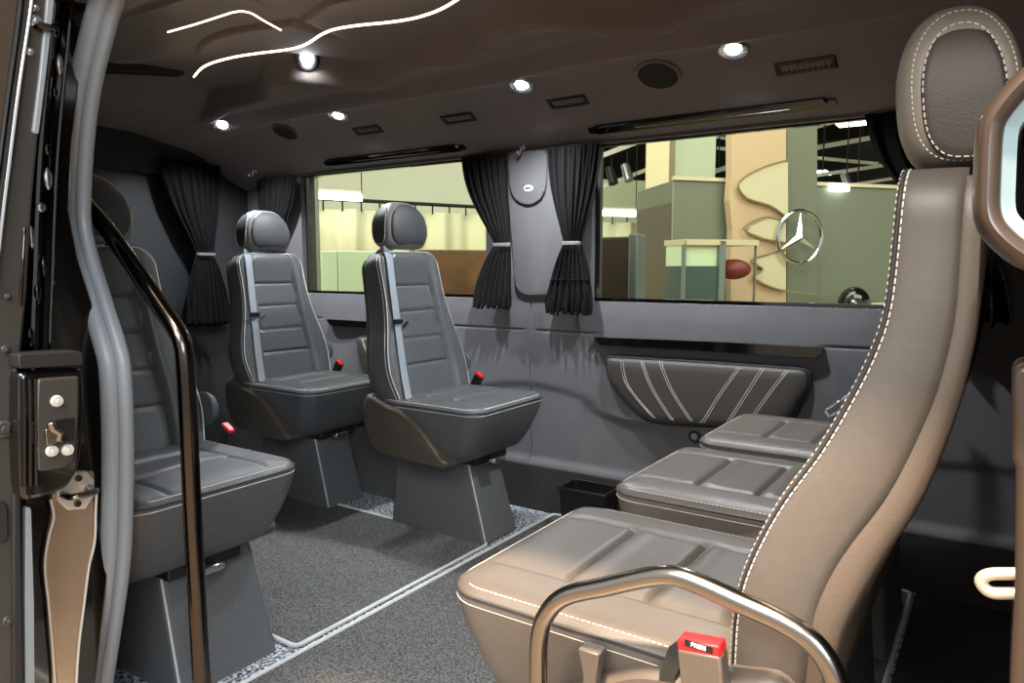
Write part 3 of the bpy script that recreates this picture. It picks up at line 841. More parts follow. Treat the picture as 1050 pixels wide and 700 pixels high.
# ------------------------------------------------------------------ rear wall, near wall, bulkhead
RX = -3.0
m = MB()
m.span((-3.06, .6, 0), (RX, 2.28, .62)); m.span((-3.06, .6, 1.275), (RX, 2.28, 1.5)); m.span((-3.06, .6, .62), (RX, .80, 1.275)); m.span((-3.06, 1.98, .62), (RX, 2.28, 1.275)); m.span((-3.06, 1.40, .62), (RX, 1.44, 1.275))
struct(m.build('wall_rear', 'rear_trim', bevel=.004), 'dark rear wall')
for i, (a, b) in enumerate(((.80, 1.40), (1.44, 1.98))):
    g = MB(); g.span((-3.045, a, .62), (-3.035, b, 1.275)); struct(g.build('window_%d' % (i+3), 'dark_pane', smooth=False), 'dark tinted rear window')
m = MB(); m.span((-3.05, .60, 0), (-1.36, .632, 1.45)); m.span((.13, .58, 0), (.55, .655, 1.45)); m.span((-1.36, .60, 1.315), (.13, .655, 1.45))
m.span((-3.05, .52, -.35), (-1.36, .60, 1.5)); m.span((-1.36, .52, 1.33), (.13, .60, 1.5)); m.span((.13, .52, -.35), (.55, .60, 1.5))
struct(m.build('wall_left', 'rear_trim', smooth=False), 'near body side around the door opening')
m = MB(); m.span((.44, .6, 0), (.5, 2.28, 1.5)); m.prism([(q[0], q[1]) for q in ((.75, 0), (1.15, 0), (1.12, .5), (1.08, .85), (.85, .85), (.78, .5))], 'x', .38, .44)
struct(m.build('wall_front', 'bulkhead', bevel=.01), 'black bulkhead behind the rear facing seats')

# ------------------------------------------------------------------ curtains
def curtain(name, xt, xm, xb, zt, zm, zb, label, folds=7, mtl='curtain', place=None, amp=.016, Y=2.165):
    root = empty(name); cx = (xt[0]+xt[1])/2; oz = zt
    def L(v, k):
        t, mm, b = xt[k], xm[k], xb[k]
        vm = (zt-zm)/(zt-zb)
        if v <= vm:
            q = v/vm; return t+(mm-t)*(q**1.0*.35+.65*sstep(0, 1, q)*q)
        q = (v-vm)/(1-vm); return mm+(b-mm)*(1-(1-q)**2.0)
    vm = (zt-zm)/(zt-zb)
    def fn(u, v):
        # u along height, v across
        h = u; x = L(h, 0)+(L(h, 1)-L(h, 0))*v
        pin = exp(-((h-vm)/.05)**2)
        a = amp*(.55+.45*sstep(0, .5, abs(h-vm)))*(1-.55*pin)
        ph = 2*pi*folds*v
        y = -a*(.5+.5*sin(ph+1.3*sin(v*9)))-.010*sin(v*pi)*(1-.3*pin)
        y += .003*sin(ph*2.3+h*6)
        if h > .80:  # ruffled hem
            q = (h-.8)/.2; y -= q*(.012*(.5+.5*sin(ph*2.1+9*h))+.006*sin(ph*3.7+30*h)); x += .003*q*sin(ph*1.3+24*h)
        z = zt-(zt-zb)*h-(.006*sin(ph+.7) if h > .97 else 0)+.010*(v-.5)*h*0
        if h > .85: z += .004*sin(ph*1.7)*(h-.85)/.15
        return Vector((x-cx, y, z-oz))
    m = MB(); m.grid(70, 150, fn); c = m.build('cloth', mtl, root, angle=180)
    so = c.modifiers.new('solid', 'SOLIDIFY'); so.thickness = .003; so.offset = 1
    # tie band round the waist
    a, b = xm[0]-cx, xm[1]-cx; t = MB(); w = (b-a)/2+.006; c0 = (a+b)/2; rings = []
    for z in (-.006, -.003, .003, .006):
        k = 1 if abs(z) < .005 else .97
        rings.append([Vector((c0+w*k*cos(2*pi*j/28), -.014+.018*k*sin(2*pi*j/28), zm-oz+z)) for j in range(28)])
    t.loft(rings, False, False); t.build('tie_band', 'tie', root)
    hm = MB(); hm.tube([fn(.80, v)+Vector((0, -.002, 0)) for v in lsp(0, 1, 151)], .0022, 5); hm.build('hem_gather', mtl, root)
    root.location = (cx, Y, oz)
    if place: place(root)
    return tag(root, label, 'curtain', 'dark pleated curtains')
def cx_(p): return on_y(p[0], p[1], 2.165).x
zt, zm, zb = 1.283, .962, .745
curtain('curtain', (cx_((475, 164)), cx_((522, 158))), (cx_((509, 251)), cx_((524, 251))), (cx_((488, 316)), cx_((526, 316))), zt, zm, .738, 'dark curtain tied back at the right end of the left window')
curtain('curtain', (cx_((562, 155)), cx_((618, 150))), (cx_((579, 251)), cx_((596, 251))), (cx_((562, 318)), cx_((609, 318))), zt, zm, .727, 'dark curtain tied back at the left end of the large right window')
curtain('curtain', (-2.86, cx_((306, 180))), (-2.82, -2.75), (-2.86, -2.68), zt, zm, .74, 'dark curtain tied back in the far back corner beside the left window')
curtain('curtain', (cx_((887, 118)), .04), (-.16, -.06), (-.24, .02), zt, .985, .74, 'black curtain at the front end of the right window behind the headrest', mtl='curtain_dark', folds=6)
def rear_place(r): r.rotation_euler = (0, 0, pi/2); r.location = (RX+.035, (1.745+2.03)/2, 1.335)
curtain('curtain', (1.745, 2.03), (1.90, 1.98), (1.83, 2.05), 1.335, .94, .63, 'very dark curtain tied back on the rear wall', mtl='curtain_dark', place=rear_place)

# ------------------------------------------------------------------ sliding door edge and jamb at the left
DX, JX = -1.11, -1.225
def poly_x(pts, X): return [on_x(px, py, X) for px, py in pts]
def slab_x(name, pts, X, th_, m, parent=None, bevel=.003, r=0, n=4):
    P = poly_x(pts, X)
    if r: P = fillet(P, r, n)
    mb = MB(); mb.loft([[p+Vector((-th_, 0, 0)) for p in P], P])
    return mb.build(name, m, parent, bevel=bevel, angle=30)
jm = MB(); P = poly_x([(24, -60), (108, -60), (84, 60), (74, 150), (71, 215), (80, 265), (98, 320), (110, 360), (115, 440), (114, 560), (104, 650), (92, 760), (30, 760), (22, 400)], JX)
jm.loft([[p+Vector((-.06, 0, 0)) for p in P], P]); j = struct(jm.build('trim_5', 'paint_black', bevel=.003, angle=30), 'glossy black door jamb')
lp = slab_x('lower_panel', [(52, 505), (98, 480), (97, 520), (97, 560), (90, 585), (86, 620), (80, 670), (78, 720), (60, 720), (56, 680), (51, 620), (46, 580), (49, 550), (55, 525)], JX+.006, .01, 'jamb_tan_reflection', j, r=.012)
lp['label'] = 'lower jamb panel with the hall floor reflection painted tan'
e1 = MB(); e1.tube(spline([on_x(a, b, JX+.008) for a, b in ((99, 505), (98, 525), (97, 555), (91, 582), (86, 620), (80, 670), (77, 730))], 5), .0022, 8); e1.tube(spline([on_x(a, b, JX+.008) for a, b in ((52, 512), (55, 530), (50, 550), (46, 580), (50, 620), (55, 680), (58, 730))], 5), .0022, 8); e1.build('edge_bead', 'zinc', j)
# ragged flange of sealing and clips up the gap
fl = MB()
pa = [on_x(a, b, JX+.01) for a, b in ((60, -40), (52, 40), (46, 100), (41, 160), (38, 220), (36, 280), (34, 330), (33, 362))]
fl.tube(spline(pa, 6), .006, 8); pa2 = [p+Vector((.005, .022, 0)) for p in pa]; fl.tube(spline(pa2, 6), .0035, 8); fl.build('flange_bead', 'gloss_black', j)
random.seed(3)
S = spline(pa, 8)
for i in range(3, len(S)-3, 4):
    if random.random() < .8:
        c = MB(); q = S[i]+Vector((.004, random.uniform(-.012, .014), 0)); c.ball(q, (.004, random.uniform(.004, .008), random.uniform(.006, .018)), 10, 6); c.build('clip', random.choice(['chrome', 'bezel', 'gloss_black']), j)
seal_pts = [on_y(a, b, .605) for a, b in ((118, -32), (104, 0), (90, 50), (79.5, 100), (74, 150), (71.5, 200), (72.5, 232), (80, 266), (96, 318), (107, 353), (112.5, 380), (115, 440), (115, 500), (113.5, 560), (109.5, 603), (103, 650), (96, 700), (90, 760))]
top = [Vector((.0, .605, 1.325)), Vector((-.6, .605, 1.33)), Vector((-.95, .605, 1.328)), Vector((-1.03, .605, 1.32))]
bot = seal_pts[-1]; seal_pts = top+seal_pts+[Vector((bot.x-.01, .605, .0))]
sroot = empty('door_seal', seal_pts[-1]); o0 = Vector(seal_pts[-1])
S = spline(seal_pts, 5); t = MB(); t.tube([p-o0 for p in S], .0165, 14); t.build('bulb', 'rubber', sroot)
t = MB(); t.tube([p-o0+Vector((.021, .012, -.010 if i < 22 else 0)) for i, p in enumerate(S)], .0115, 12); t.build('lip', 'rubber', sroot)
tag(sroot, 'thick grey rubber seal curving down the edge of the door opening', 'seal')
# the slid-back door
dr = MB(); P = poly_x([(-90, -60), (62, -60), (50, 40), (42, 120), (34, 200), (28, 300), (22, 362), (20, 520), (21, 760), (-90, 760)], DX)
dr.loft([[p+Vector((-.5, 0, 0)) for p in P], P]); d1 = struct(dr.build('door_1', 'paint_grey', bevel=.004, angle=30), 'edge of the slid back door')
t = MB(); t.tube(spline([on_x(a, b, DX+.004) for a, b in ((38, -40), (31, 15), (20, 90), (11, 160), (4, 215), (-6, 300))], 6), .003, 10); t.build('chrome_bead', 'chrome', d1)
t = MB(); t.tube(spline([on_x(a, b, DX+.002) for a, b in ((26, -40), (18, 30), (8, 100), (0, 160), (-8, 220))], 6), .004, 8); t.build('dark_bead', 'gloss_black', d1)
slab_x('glass_strip', [(-90, -60), (27, -60), (18, 20), (6, 110), (-4, 190), (-90, 190)], DX+.003, .01, 'hall_brown', d1)
slab_x('rubber_strip', [(52, -40), (60, -40), (53, 30), (46, 90), (40, 138), (34, 136), (41, 80), (46, 30)], DX+.006, .012, 'rubber', d1, r=.004)
slab_x('dark_slot', [(24, 232), (28, 232), (24, 314), (19, 314)], DX+.002, .01, 'gloss_black', d1)
slab_x('edge_gasket', [(14, 362), (20, 362), (22, 520), (26, 760), (13, 760), (13, 520)], DX+.006, .012, 'rubber_dark', d1)
slab_x('grey_gasket', [(27, 520), (32, 520), (35, 620), (36, 760), (27, 760), (26, 620)], DX+.004, .012, 'rubber', d1, r=.004)
slab_x('recess_cover', [(-20, 512), (9, 514), (10, 555), (-20, 560)], DX+.004, .008, 'rubber_dark', d1, r=.01)
for a, b, rr in ((35, 8, .006), (30, 53, .006), (36, 22, .009), (7, 304, .005), (5, 358, .006), (4, 440, .013), (8, 636, .008)):
    t = MB(); c = on_x(a, b, DX); t.disc(c, (1,0,0), rr, .004, 18, rr*.8); t.disc(c+Vector((.004,0,0)), (1,0,0), rr*.45, .003, 8); t.build('bolt', 'bezel' if b < 60 else 'paint_grey', d1, bevel=.001)
t = MB(); c = on_x(37, 27, DX); t.tube([c, c+Vector((.010, .0, 0)), c+Vector((.012, .014, -.001))], .005, 12); t.build('pin', 'dark_steel', d1)
# latch housing on the door edge
LX = DX+.03
lr = empty('door_latch', on_x(54, 440, LX)); lo = Vector(lr.location)
def slab_l(name, pts, X, th_, m, parent, bevel=.003, r=0):
    P = [p-lo for p in poly_x(pts, X)]
    if r: P = fillet(P, r, 4)
    mb = MB(); mb.loft([[p+Vector((-th_, 0, 0)) for p in P], P]); return mb.build(name, m, parent, bevel=bevel, angle=30)
hs = slab_l('housing', [(20, 381), (85, 377), (87, 400), (86, 440), (82, 480), (70, 500), (45, 510), (22, 514), (19, 450)], LX, .06, 'gloss_black', lr, .006, .01)
slab_l('face_plate', [(38, 388), (82, 385), (82, 424), (78, 470), (68, 480), (38, 484), (36, 430)], LX+.005, .008, 'paint_grey', lr, .004, .006)
slab_l('top_cap', [(19, 363), (84, 360), (86, 374), (20, 378)], LX+.004, .05, 'rubber_dark', lr, .004, .004)
for x0 in (24, 30, 36):
    t = MB(); t.tube([on_x(x0, 388, LX)-lo, on_x(x0+1, 440, LX+.001)-lo, on_x(x0+1, 498, LX)-lo], .004, 8); t.build('rib', 'gloss_black', lr)
hl = slab_l('latch_hole', [(50, 432), (77, 428), (76, 452), (50, 456)], LX+.007, .006, 'black_plastic', lr, .001)
t = MB(); t.tube([on_x(52, 433, LX+.009)-lo, on_x(55, 440, LX+.010)-lo, on_x(62, 444, LX+.01)-lo, on_x(60, 452, LX+.009)-lo], .006, 10); t.box(on_x(52, 447, LX+.009)-lo, (.006, .014, .022)); t.build('claw', 'steel', hl, bevel=.001)
for a, b in ((58, 411), (53, 462), (69, 461)):
    t = MB(); c = on_x(a, b, LX+.005)-lo; t.disc(c, (1,0,0), .0085, .005, 18, .007); t.disc(c+Vector((.005,0,0)), (1,0,0), .0035, .001, 6); t.build('screw', 'zinc', lr, bevel=.001)
tag(lr, 'glossy black door latch housing with three silver screws', 'latch')
SX = JX+.012
spr = empty('striker_plate', on_x(77, 504, SX)); so_ = Vector(spr.location)
P = [p-so_ for p in poly_x([(66, 489), (72, 484), (90, 483), (97, 492), (97, 508), (88, 522), (70, 523), (58, 512), (58, 503)], SX)]
t = MB(); t.loft([[p+Vector((-.01,0,0)) for p in P], P]); t.build('plate', 'zinc', spr, bevel=.002)
t = MB(); t.tube(fillet([on_x(64, 507, SX)-so_, on_x(64, 507, SX)-so_+Vector((.03, 0, 0)), on_x(91, 500, SX)-so_+Vector((.03, 0, 0)), on_x(91, 500, SX)-so_], .012, 5, False), .0055, 12); t.build('loop', 'steel', spr)
for a, b in ((80, 490), (79, 516), (90, 501)):
    t = MB(); t.disc(on_x(a, b, SX)-so_, (1,0,0), .006, .004, 16, .005); t.build('screw', 'steel', spr)
tag(spr, 'silver striker plate on the jamb below the latch housing', 'striker')

# ------------------------------------------------------------------ front pillar, striker loop and loop handle at the right
PY = .59
pp = [on_y(a, b, PY) for a, b in ((1041, 380), (1046, 374), (1110, 374), (1110, 900), (1032, 900), (1036, 700), (1041, 600), (1042, 480), (1038, 470), (1038, 386))]
pm_ = MB(); pm_.loft([[p+Vector((0, .06, 0)) for p in pp], pp]); struct(pm_.build('trim_6', 'bronze', bevel=.004, angle=30), 'tan front door pillar')
k = [on_y(a, b, PY+.02) for a, b in ((1060, 588), (1012, 588), (1004, 596), (1014, 608), (1060, 608))]
c = on_y(1041, 598, PY+.02); t = MB(); t.tube([p-c for p in fillet(k, .006, 4, False)], .0045, 12)
o = t.build('striker_loop', 'cream_metal'); o.location = c
tag(o, 'cream metal striker loop sticking out of the right door pillar', 'striker')
hp = [on_y(a, b, .56) for a, b in ((1090, 62), (1052, 84), (1020, 122), (1015, 140), (1012, 222), (1024, 242), (1060, 270), (1120, 262), (1150, 200), (1140, 90))]
hc = sum(hp, Vector())/len(hp); hr_ = empty('loop_handle', hc)
S = fillet([p-hc for p in hp], .012, 5); t = MB(); rings = []
for i, p in enumerate(S):
    d = (S[(i+1) % len(S)]-S[i-1]).normalized(); nv = Vector((0, 1, 0)); s_ = d.cross(nv).normalized()
    rings.append([p+s_*(.0085*cos(a))+nv*(.020*sin(a)) for a in [2*pi*q/16 for q in range(16)]])
rings.append(rings[0]); t.loft(rings, False, False); t.build('frame', 'bronze', hr_)
t = MB(); rings = []
for i, p in enumerate(S):
    d = (S[(i+1) % len(S)]-S[i-1]).normalized(); nv = Vector((0, 1, 0)); s_ = d.cross(nv).normalized()
    if s_.dot(p) > 0: s_ = -s_
    rings.append([p+s_*a+nv*b for a, b in ((.005, -.012), (.0145, -.006), (.0145, .016), (.005, .016))])
rings.append(rings[0]); t.loft(rings, False, False)
t.build('inner_lip', 'lip_blue_reflection', hr_)
t = MB(); t.tube([hp[7]-hc, hp[7]-hc+Vector((.06, .04, 0))], .012, 10); t.build('mount', 'bronze', hr_)
tag(hr_, 'brown framed loop handle at the right edge beside the headrest', 'handle')

# ------------------------------------------------------------------ the exhibition hall outside
GZ = -.5
g = MB(); g.box((0, 6, GZ-.02), (60, 60, .04)); struct(g.build('ground', 'hall_floor', smooth=False), 'pale hall floor')
def floor_slab(name, a, b, ztop, th_, m, label, cat, zbot=GZ, group=None, bevel=.01):
    """upright slab from a to b (plan points), standing on the hall floor"""
    a = Vector((a[0], a[1], 0)); b = Vector((b[0], b[1], 0)); d = (b-a).normalized(); n = Vector((-d.y, d.x, 0))
    if n.dot(a) < 0: n = -n
    P = [a, b, b+n*th_, a+n*th_]; c = (a+b)/2+Vector((0,0,zbot))
    mb = MB(); mb.loft([[Vector((p.x, p.y, zbot))-c for p in P], [Vector((p.x, p.y, ztop))-c for p in P]])
    o = mb.build(name, m, bevel=bevel); o.location = c
    return tag(o, label, cat, group)
def pd2(px, D, py=275): p = at_d(px, py, D); return p
def zat(py, px, D): return at_d(px, py, D).z
# back walls of the hall
w = MB(); A, B = pd2(-500, 11), pd2(560, 12)
d = (B-A).normalized(); w.loft([[Vector((p.x, p.y, GZ)) for p in (A, B, B+Vector((.0, .2, 0)), A+Vector((0, .2, 0)))], [Vector((p.x, p.y, 4.6)) for p in (A, B, B+Vector((0, .2, 0)), A+Vector((0, .2, 0)))]])
struct(w.build('wall_back', 'hall_wall', smooth=False), 'pale back wall of the hall')
floor_slab('low_wall', pd2(560.5, 12), pd2(700, 12.6), zat(186, 640, 12.4), .2, 'hall_green_wall', 'pale wall behind the track lamps, below the dark ceiling', 'wall section')
w = MB(); A, B = pd2(500, 24), pd2(1900, 24); w.loft([[Vector((p.x, p.y, z)) for p in (A, B, B+Vector((0, .2, 0)), A+Vector((0, .2, 0)))] for z in (GZ, 6)])
struct(w.build('wall_far', 'hall_dark', smooth=False), 'dark far end of the hall')
cl = MB(); cl.span((-16, 3.2, 5.0), (14, 26, 5.1)); struct(cl.build('trim_7', 'hall_dark', smooth=False), 'dark hall ceiling')
# curtain on its rail, in front of the wall
def hall_curtain(pxa, pxb, Da, Db, pya, pyb, label, group):
    A, B = at_d(pxa, pya, Da), at_d(pxb, pyb, Db)
    d = Vector((B.x-A.x, B.y-A.y, 0)); L = d.length; d.normalize(); n = Vector((-d.y, d.x, 0))
    root = empty('stand_curtain', (A.x, A.y, GZ)); zt_ = (A.z+B.z)/2-.12
    m = MB(); m.grid(4, int(L*60), lambda u, v: d*(L*v)+n*(.05*sin(v*L*11)+.03*sin(v*L*23+1))+Vector((0,0,(zt_-GZ)*(1-u)+.02)))
    c = m.build('cloth', 'hall_cloth', root, angle=180); s_ = c.modifiers.new('solid', 'SOLIDIFY'); s_.thickness = .01
    r = MB(); r.tube([Vector((0,0,A.z-GZ)), d*L+Vector((0,0,B.z-GZ))], .022, 10); r.build('rail', 'hall_dark', root)
    rg = MB()
    for i in range(int(L/.22)): 
        q = d*(.1+i*.22); z = A.z-GZ+(B.z-A.z)*(.1+i*.22)/L; rg = MB(); rg.tube([q+Vector((0,0,z)), q+Vector((0,0,zt_-GZ))], .010, 6); rg.build('hanger', 'hall_dark', root)
    for q in (0, L): 
        p = MB(); p.tube([d*q+Vector((0,0,0)), d*q+Vector((0,0,A.z-GZ))], .02, 8); p.build('post', 'hall_dark', root)
    return tag(root, label, 'curtain', group)
hall_curtain(322, 505, 8.2, 9.2, 203, 213, 'pale yellow exhibition curtain on a rail seen through the left window', 'stand curtains')
hall_curtain(575, 700, 9.6, 10.2, 219, 222, 'pale yellow exhibition curtain seen through the left end of the right window', 'stand curtains')
def tube_lamp(pa, pb, D, label, hz=5.0):
    A, B = at_d(*pa, D), at_d(*pb, D); c = (A+B)/2; root = empty('tube_lamp', c)
    t = MB(); t.tube([A-c, B-c], .038, 10); t.build('tube', 'tube_light', root)
    t = MB(); t.tube([A-c+Vector((0,0,.055)), B-c+Vector((0,0,.055))], .02, 8); t.build('housing', 'hall_beam', root)
    for p in (A, B):
        t = MB(); t.tube([p-c, Vector((p.x-c.x, p.y-c.y, 5.0-c.z))], .006, 6); t.build('hanger', 'hall_dark', root)
    return tag(root, label, 'lamp', 'hall tube lamps')
tube_lamp((322, 200), (371, 203), 7.9, 'glowing tube lamp over the curtain rail at the left window')
tube_lamp((596, 218), (652, 219), 9.3, 'glowing tube lamp seen at the left end of the right window')
# panels and cabinets
floor_slab('partition_panel', pd2(296, 5.2), pd2(329, 5.3), 2.6, .08, 'hall_panel', 'tall grey green partition panel at the left edge of the left window', 'partition')
floor_slab('low_cabinet', pd2(329, 6.2), pd2(346, 6.25), zat(257, 340, 6.2), .3, 'hall_pale_green', 'narrow pale green cabinet beside the grey green partition', 'cabinet')
floor_slab('low_cabinet', pd2(346.6, 6.25), pd2(424, 6.45), zat(257, 400, 6.3), .3, 'hall_pale_green', 'pale green cabinet seen behind the headrest of the pillar side seat', 'cabinet')
floor_slab('wood_counter', pd2(430, 5.7), pd2(530, 5.9), zat(257, 470, 6.1), .5, 'hall_wood', 'brown wood counter behind the left curtain tie', 'counter')
A, B = pd2(570, 4.2), pd2(651, 3.9); a_ = floor_slab('dark_counter', A, B, zat(243, 640, 4.0), .06, 'hall_brown', 'dark brown counter front at the left end of the right window', 'counter')
A, B = pd2(653.5, 3.7), pd2(662.5, 3.85); floor_slab('counter_side', A, B, zat(241, 655, 3.9), .05, 'hall_edge', 'narrow grey blue side panel of the dark brown counter', 'panel')
# the tall green display cube: dark side, lit front with the star
K = pd2(688, 6.0); Lp = pd2(652, 6.9); Rp = pd2(985, 6.9)
root = empty('display_wall', (K.x, K.y, GZ)); zt_ = zat(185.5, 688, 6.0)
d = Vector((Rp.x-K.x, Rp.y-K.y, 0)); n2 = Vector((Lp.x-K.x, Lp.y-K.y, 0))
m = MB(); P = [Vector((0,0,0)), d, d+n2, n2]; m.loft([P, [p+Vector((0,0,zt_-GZ)) for p in P]]); m.build('body', 'hall_box', root, bevel=.01)
m = MB(); nn = Vector((n2.y, -n2.x, 0)).normalized(); nn = nn if nn.dot(K) < 0 else -nn
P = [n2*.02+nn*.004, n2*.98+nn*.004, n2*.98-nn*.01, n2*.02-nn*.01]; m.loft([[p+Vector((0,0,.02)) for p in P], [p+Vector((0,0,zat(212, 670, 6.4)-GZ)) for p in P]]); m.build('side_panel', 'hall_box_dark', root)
dn = d.normalized(); fn_ = Vector((dn.y, -dn.x, 0)); fn_ = fn_ if fn_.dot(K) < 0 else -fn_
m = MB(); m.loft([[q+Vector((0,0,zt_-GZ)) for q in (fn_*.02, d+fn_*.02, d-fn_*.02, -fn_*.02)], [q+Vector((0,0,zt_-GZ+.03)) for q in (fn_*.02, d+fn_*.02, d-fn_*.02, -fn_*.02)]]); m.build('top_edge', 'hall_pale', root)
tag(root, 'tall grey green display wall seen through the right window', 'display wall')
def on_front(px, py, off=0):
    r = Vector(ray(px, py)); p0 = Vector((K.x, K.y, 0))+fn_*off; t = (p0.x*fn_.x+p0.y*fn_.y)/(r.x*fn_.x+r.y*fn_.y)
    return Vector((r.x*t, r.y*t, HC+r.z*t))
sc_ = on_front(820, 243, .22); rs = (on_front(820, 216, .22)-sc_).length
st = empty('star_emblem', sc_); X_, Z_ = dn, Vector((0,0,1))
t = MB(); t.tube([(X_*cos(a)+Z_*sin(a))*rs for a in [2*pi*i/56 for i in range(56)]], rs*.075, 10, closed=True); t.build('ring', 'chrome', st)
t = MB()
for i in range(3):
    a = pi/2+i*2*pi/3; tip = (X_*cos(a)+Z_*sin(a))*rs*.96
    s1_ = (X_*cos(a+pi/3)+Z_*sin(a+pi/3))*rs*.17; s2_ = (X_*cos(a-pi/3)+Z_*sin(a-pi/3))*rs*.17
    t.add([fn_*rs*.16, s1_, tip, s2_, -fn_*.015], [(0,1,2), (0,2,3), (4,2,1), (4,3,2)])
t.build('star', 'chrome', st, smooth=False)
tag(st, 'round chrome three pointed star emblem on the green display wall', 'emblem')
# window-glass reflections modelled as solid shapes: tan panel, pale waves, outlines
def flat_panel(name, pts, off, m, label, cat, th_=.02, outline=None):
    P = [on_front(px, py, off) for px, py in pts]; c = sum(P, Vector())/len(P); c.z = min(p.z for p in P)
    root = empty(name, c); t = MB(); t.loft([[p-c for p in P], [p-c-fn_*th_ for p in P]]); t.build('panel', m, root, smooth=False)
    if outline:
        q = MB(); q.tube(spline([on_front(px, py, off+.006)-c for px, py in outline], 6), .008, 6); q.build('outline', 'wave_line', root)
    return tag(root, label, cat)
zf = lambda px: (GZ)
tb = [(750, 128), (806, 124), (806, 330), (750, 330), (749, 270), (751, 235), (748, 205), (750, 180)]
flat_panel('tan_reflection', tb, .14, 'hall_tan_reflection', 'tall tan window reflection modelled as a panel, left of the star', 'flat_panel', .08)
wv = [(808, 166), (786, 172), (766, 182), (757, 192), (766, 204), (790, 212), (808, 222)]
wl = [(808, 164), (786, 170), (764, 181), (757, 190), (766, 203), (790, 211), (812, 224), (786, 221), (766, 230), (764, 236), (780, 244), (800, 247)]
flat_panel('wave_reflection', [tuple(p.xy) for p in [Vector((a, b, 0)) for a, b in wv]], .18, 'hall_pale', 'pale wavy window reflection modelled at the top of the tan panel', 'reflection', .02, wl[:6]+[(806, 222)])
flat_panel('wave_reflection', [(806, 228), (788, 224), (770, 232), (768, 238), (784, 244), (806, 248)], .18, 'hall_pale', 'small pale wavy window reflection modelled beside the star', 'reflection', .02, [(806, 227), (786, 222.5), (766, 230), (764, 236), (780, 244), (806, 249)])
flat_panel('wave_reflection', [(806, 258), (786, 262), (772, 266), (783, 276), (773, 284), (790, 294), (806, 297)], .18, 'hall_pale', 'pale wavy window reflection modelled at the bottom of the tan panel below the star', 'reflection', .02, [(812, 254), (786, 261), (770, 267), (782, 276), (772, 284), (790, 294), (815, 300), (838, 303), (850, 312), (862, 320)])
flat_panel('pale_column', [(807, 124), (838, 121), (838, 330), (807, 330)], .06, 'hall_box', 'grey green flat column behind the star', 'column', .05)
# display case
cA, cB = on_front(700, 290, .75), on_front(775, 290, .75); cc = (cA+cB)/2
case = empty('display_case', (cc.x, cc.y, GZ)); ztop = on_front(735, 247, .75).z-GZ; L = (cB-cA).length
def cbox(x0, x1, y0, y1, z0, z1, name, m):
    t = MB(); P = [dn*x0+fn_*y0, dn*x1+fn_*y0, dn*x1+fn_*y1, dn*x0+fn_*y1]; t.loft([[p+Vector((0,0,z0)) for p in P], [p+Vector((0,0,z1)) for p in P]]); return t.build(name, m, case, smooth=False)
h = L/2
cbox(-h, -h*.02, -.25, 0, 0, ztop-.18, 'dark_panel', 'hall_teal'); cbox(-h, -h*.02, -.25, -.02, ztop-.18, ztop-.03, 'upper_panel', 'hall_pale_green')
cbox(-h*1.02, h*1.0, -.27, .02, ztop-.03, ztop+.01, 'top_rail', 'hall_pale'); cbox(-.02, .03, -.02, .02, 0, ztop, 'post', 'hall_edge'); cbox(h*.97, h, -.02, 0, 0, ztop, 'post', 'hall_edge'); cbox(-h*1.01, -h*.97, -.02, .02, 0, ztop, 'post', 'hall_edge')
tag(case, 'glazed display case with pale top rail in front of the green wall', 'display case')
rc_ = on_front(752, 276, .70); t = MB(); t.ball((0,0,0), (.13, .09, .075), 18, 10); t.ball((-.2, .05, -.01), (.08, .03, .035), 14, 8); rp = t.build('red_pouch', 'hall_wood'); rp.location = rc_
rp.data.materials[0] = mat('maroon', (110, 44, 38), .5); tag(rp, 'maroon rounded bag by the display case', 'bag')
# dome on its white stand
q = on_front(876, 304, .4); dm = empty('dome_camera', (q.x, q.y, GZ))
t = MB(); zb_ = on_front(876, 312, .4).z-GZ; t.ball((0,0,zb_), (.13, .13, .15), 20, 8, 0, pi/2); t.build('dome', 'gloss_black', dm)
t = MB(); t.loft([[Vector((0,0,0))+dn*x+fn_*y for x, y in ((-.25,-.2), (.7,-.2), (.7,.2), (-.25,.2))], [Vector((0,0,zb_))+dn*x+fn_*y for x, y in ((-.25,-.2), (.7,-.2), (.7,.2), (-.25,.2))]]); t.build('stand', 'hall_pale', dm, bevel=.01)
wl_ = on_front(861, 193, .03); t = MB(); P = [dn*x+fn_*y for x, y in ((-.09, -.03), (.09, -.03), (.09, .02), (-.09, .02))]; t.loft([[p+Vector((0,0,z)) for p in P] for z in (-.025, .025)]); o = t.build('wall_lamp', 'tube_light', bevel=.005); o.location = wl_; tag(o, 'small glowing white wall lamp on the green display wall right of the star', 'lamp')
tag(dm, 'black dome on a pale stand at the bottom right of the window', 'dome')
# column and green wall behind the display wall
floor_slab('hall_column', pd2(660, 8.5), pd2(684, 8.4), 5.0, .4, 'hall_cream', 'cream square column rising behind the display wall', 'column')
floor_slab('green_wall', pd2(684.5, 8.8), pd2(731, 9.0), 5.0, .2, 'hall_green_wall', 'pale green wall section right of the cream column', 'wall section')
floor_slab('hall_column', pd2(808, 10), pd2(824, 10), 5.0, .4, 'hall_cream', 'narrow cream column high behind the star', 'column')
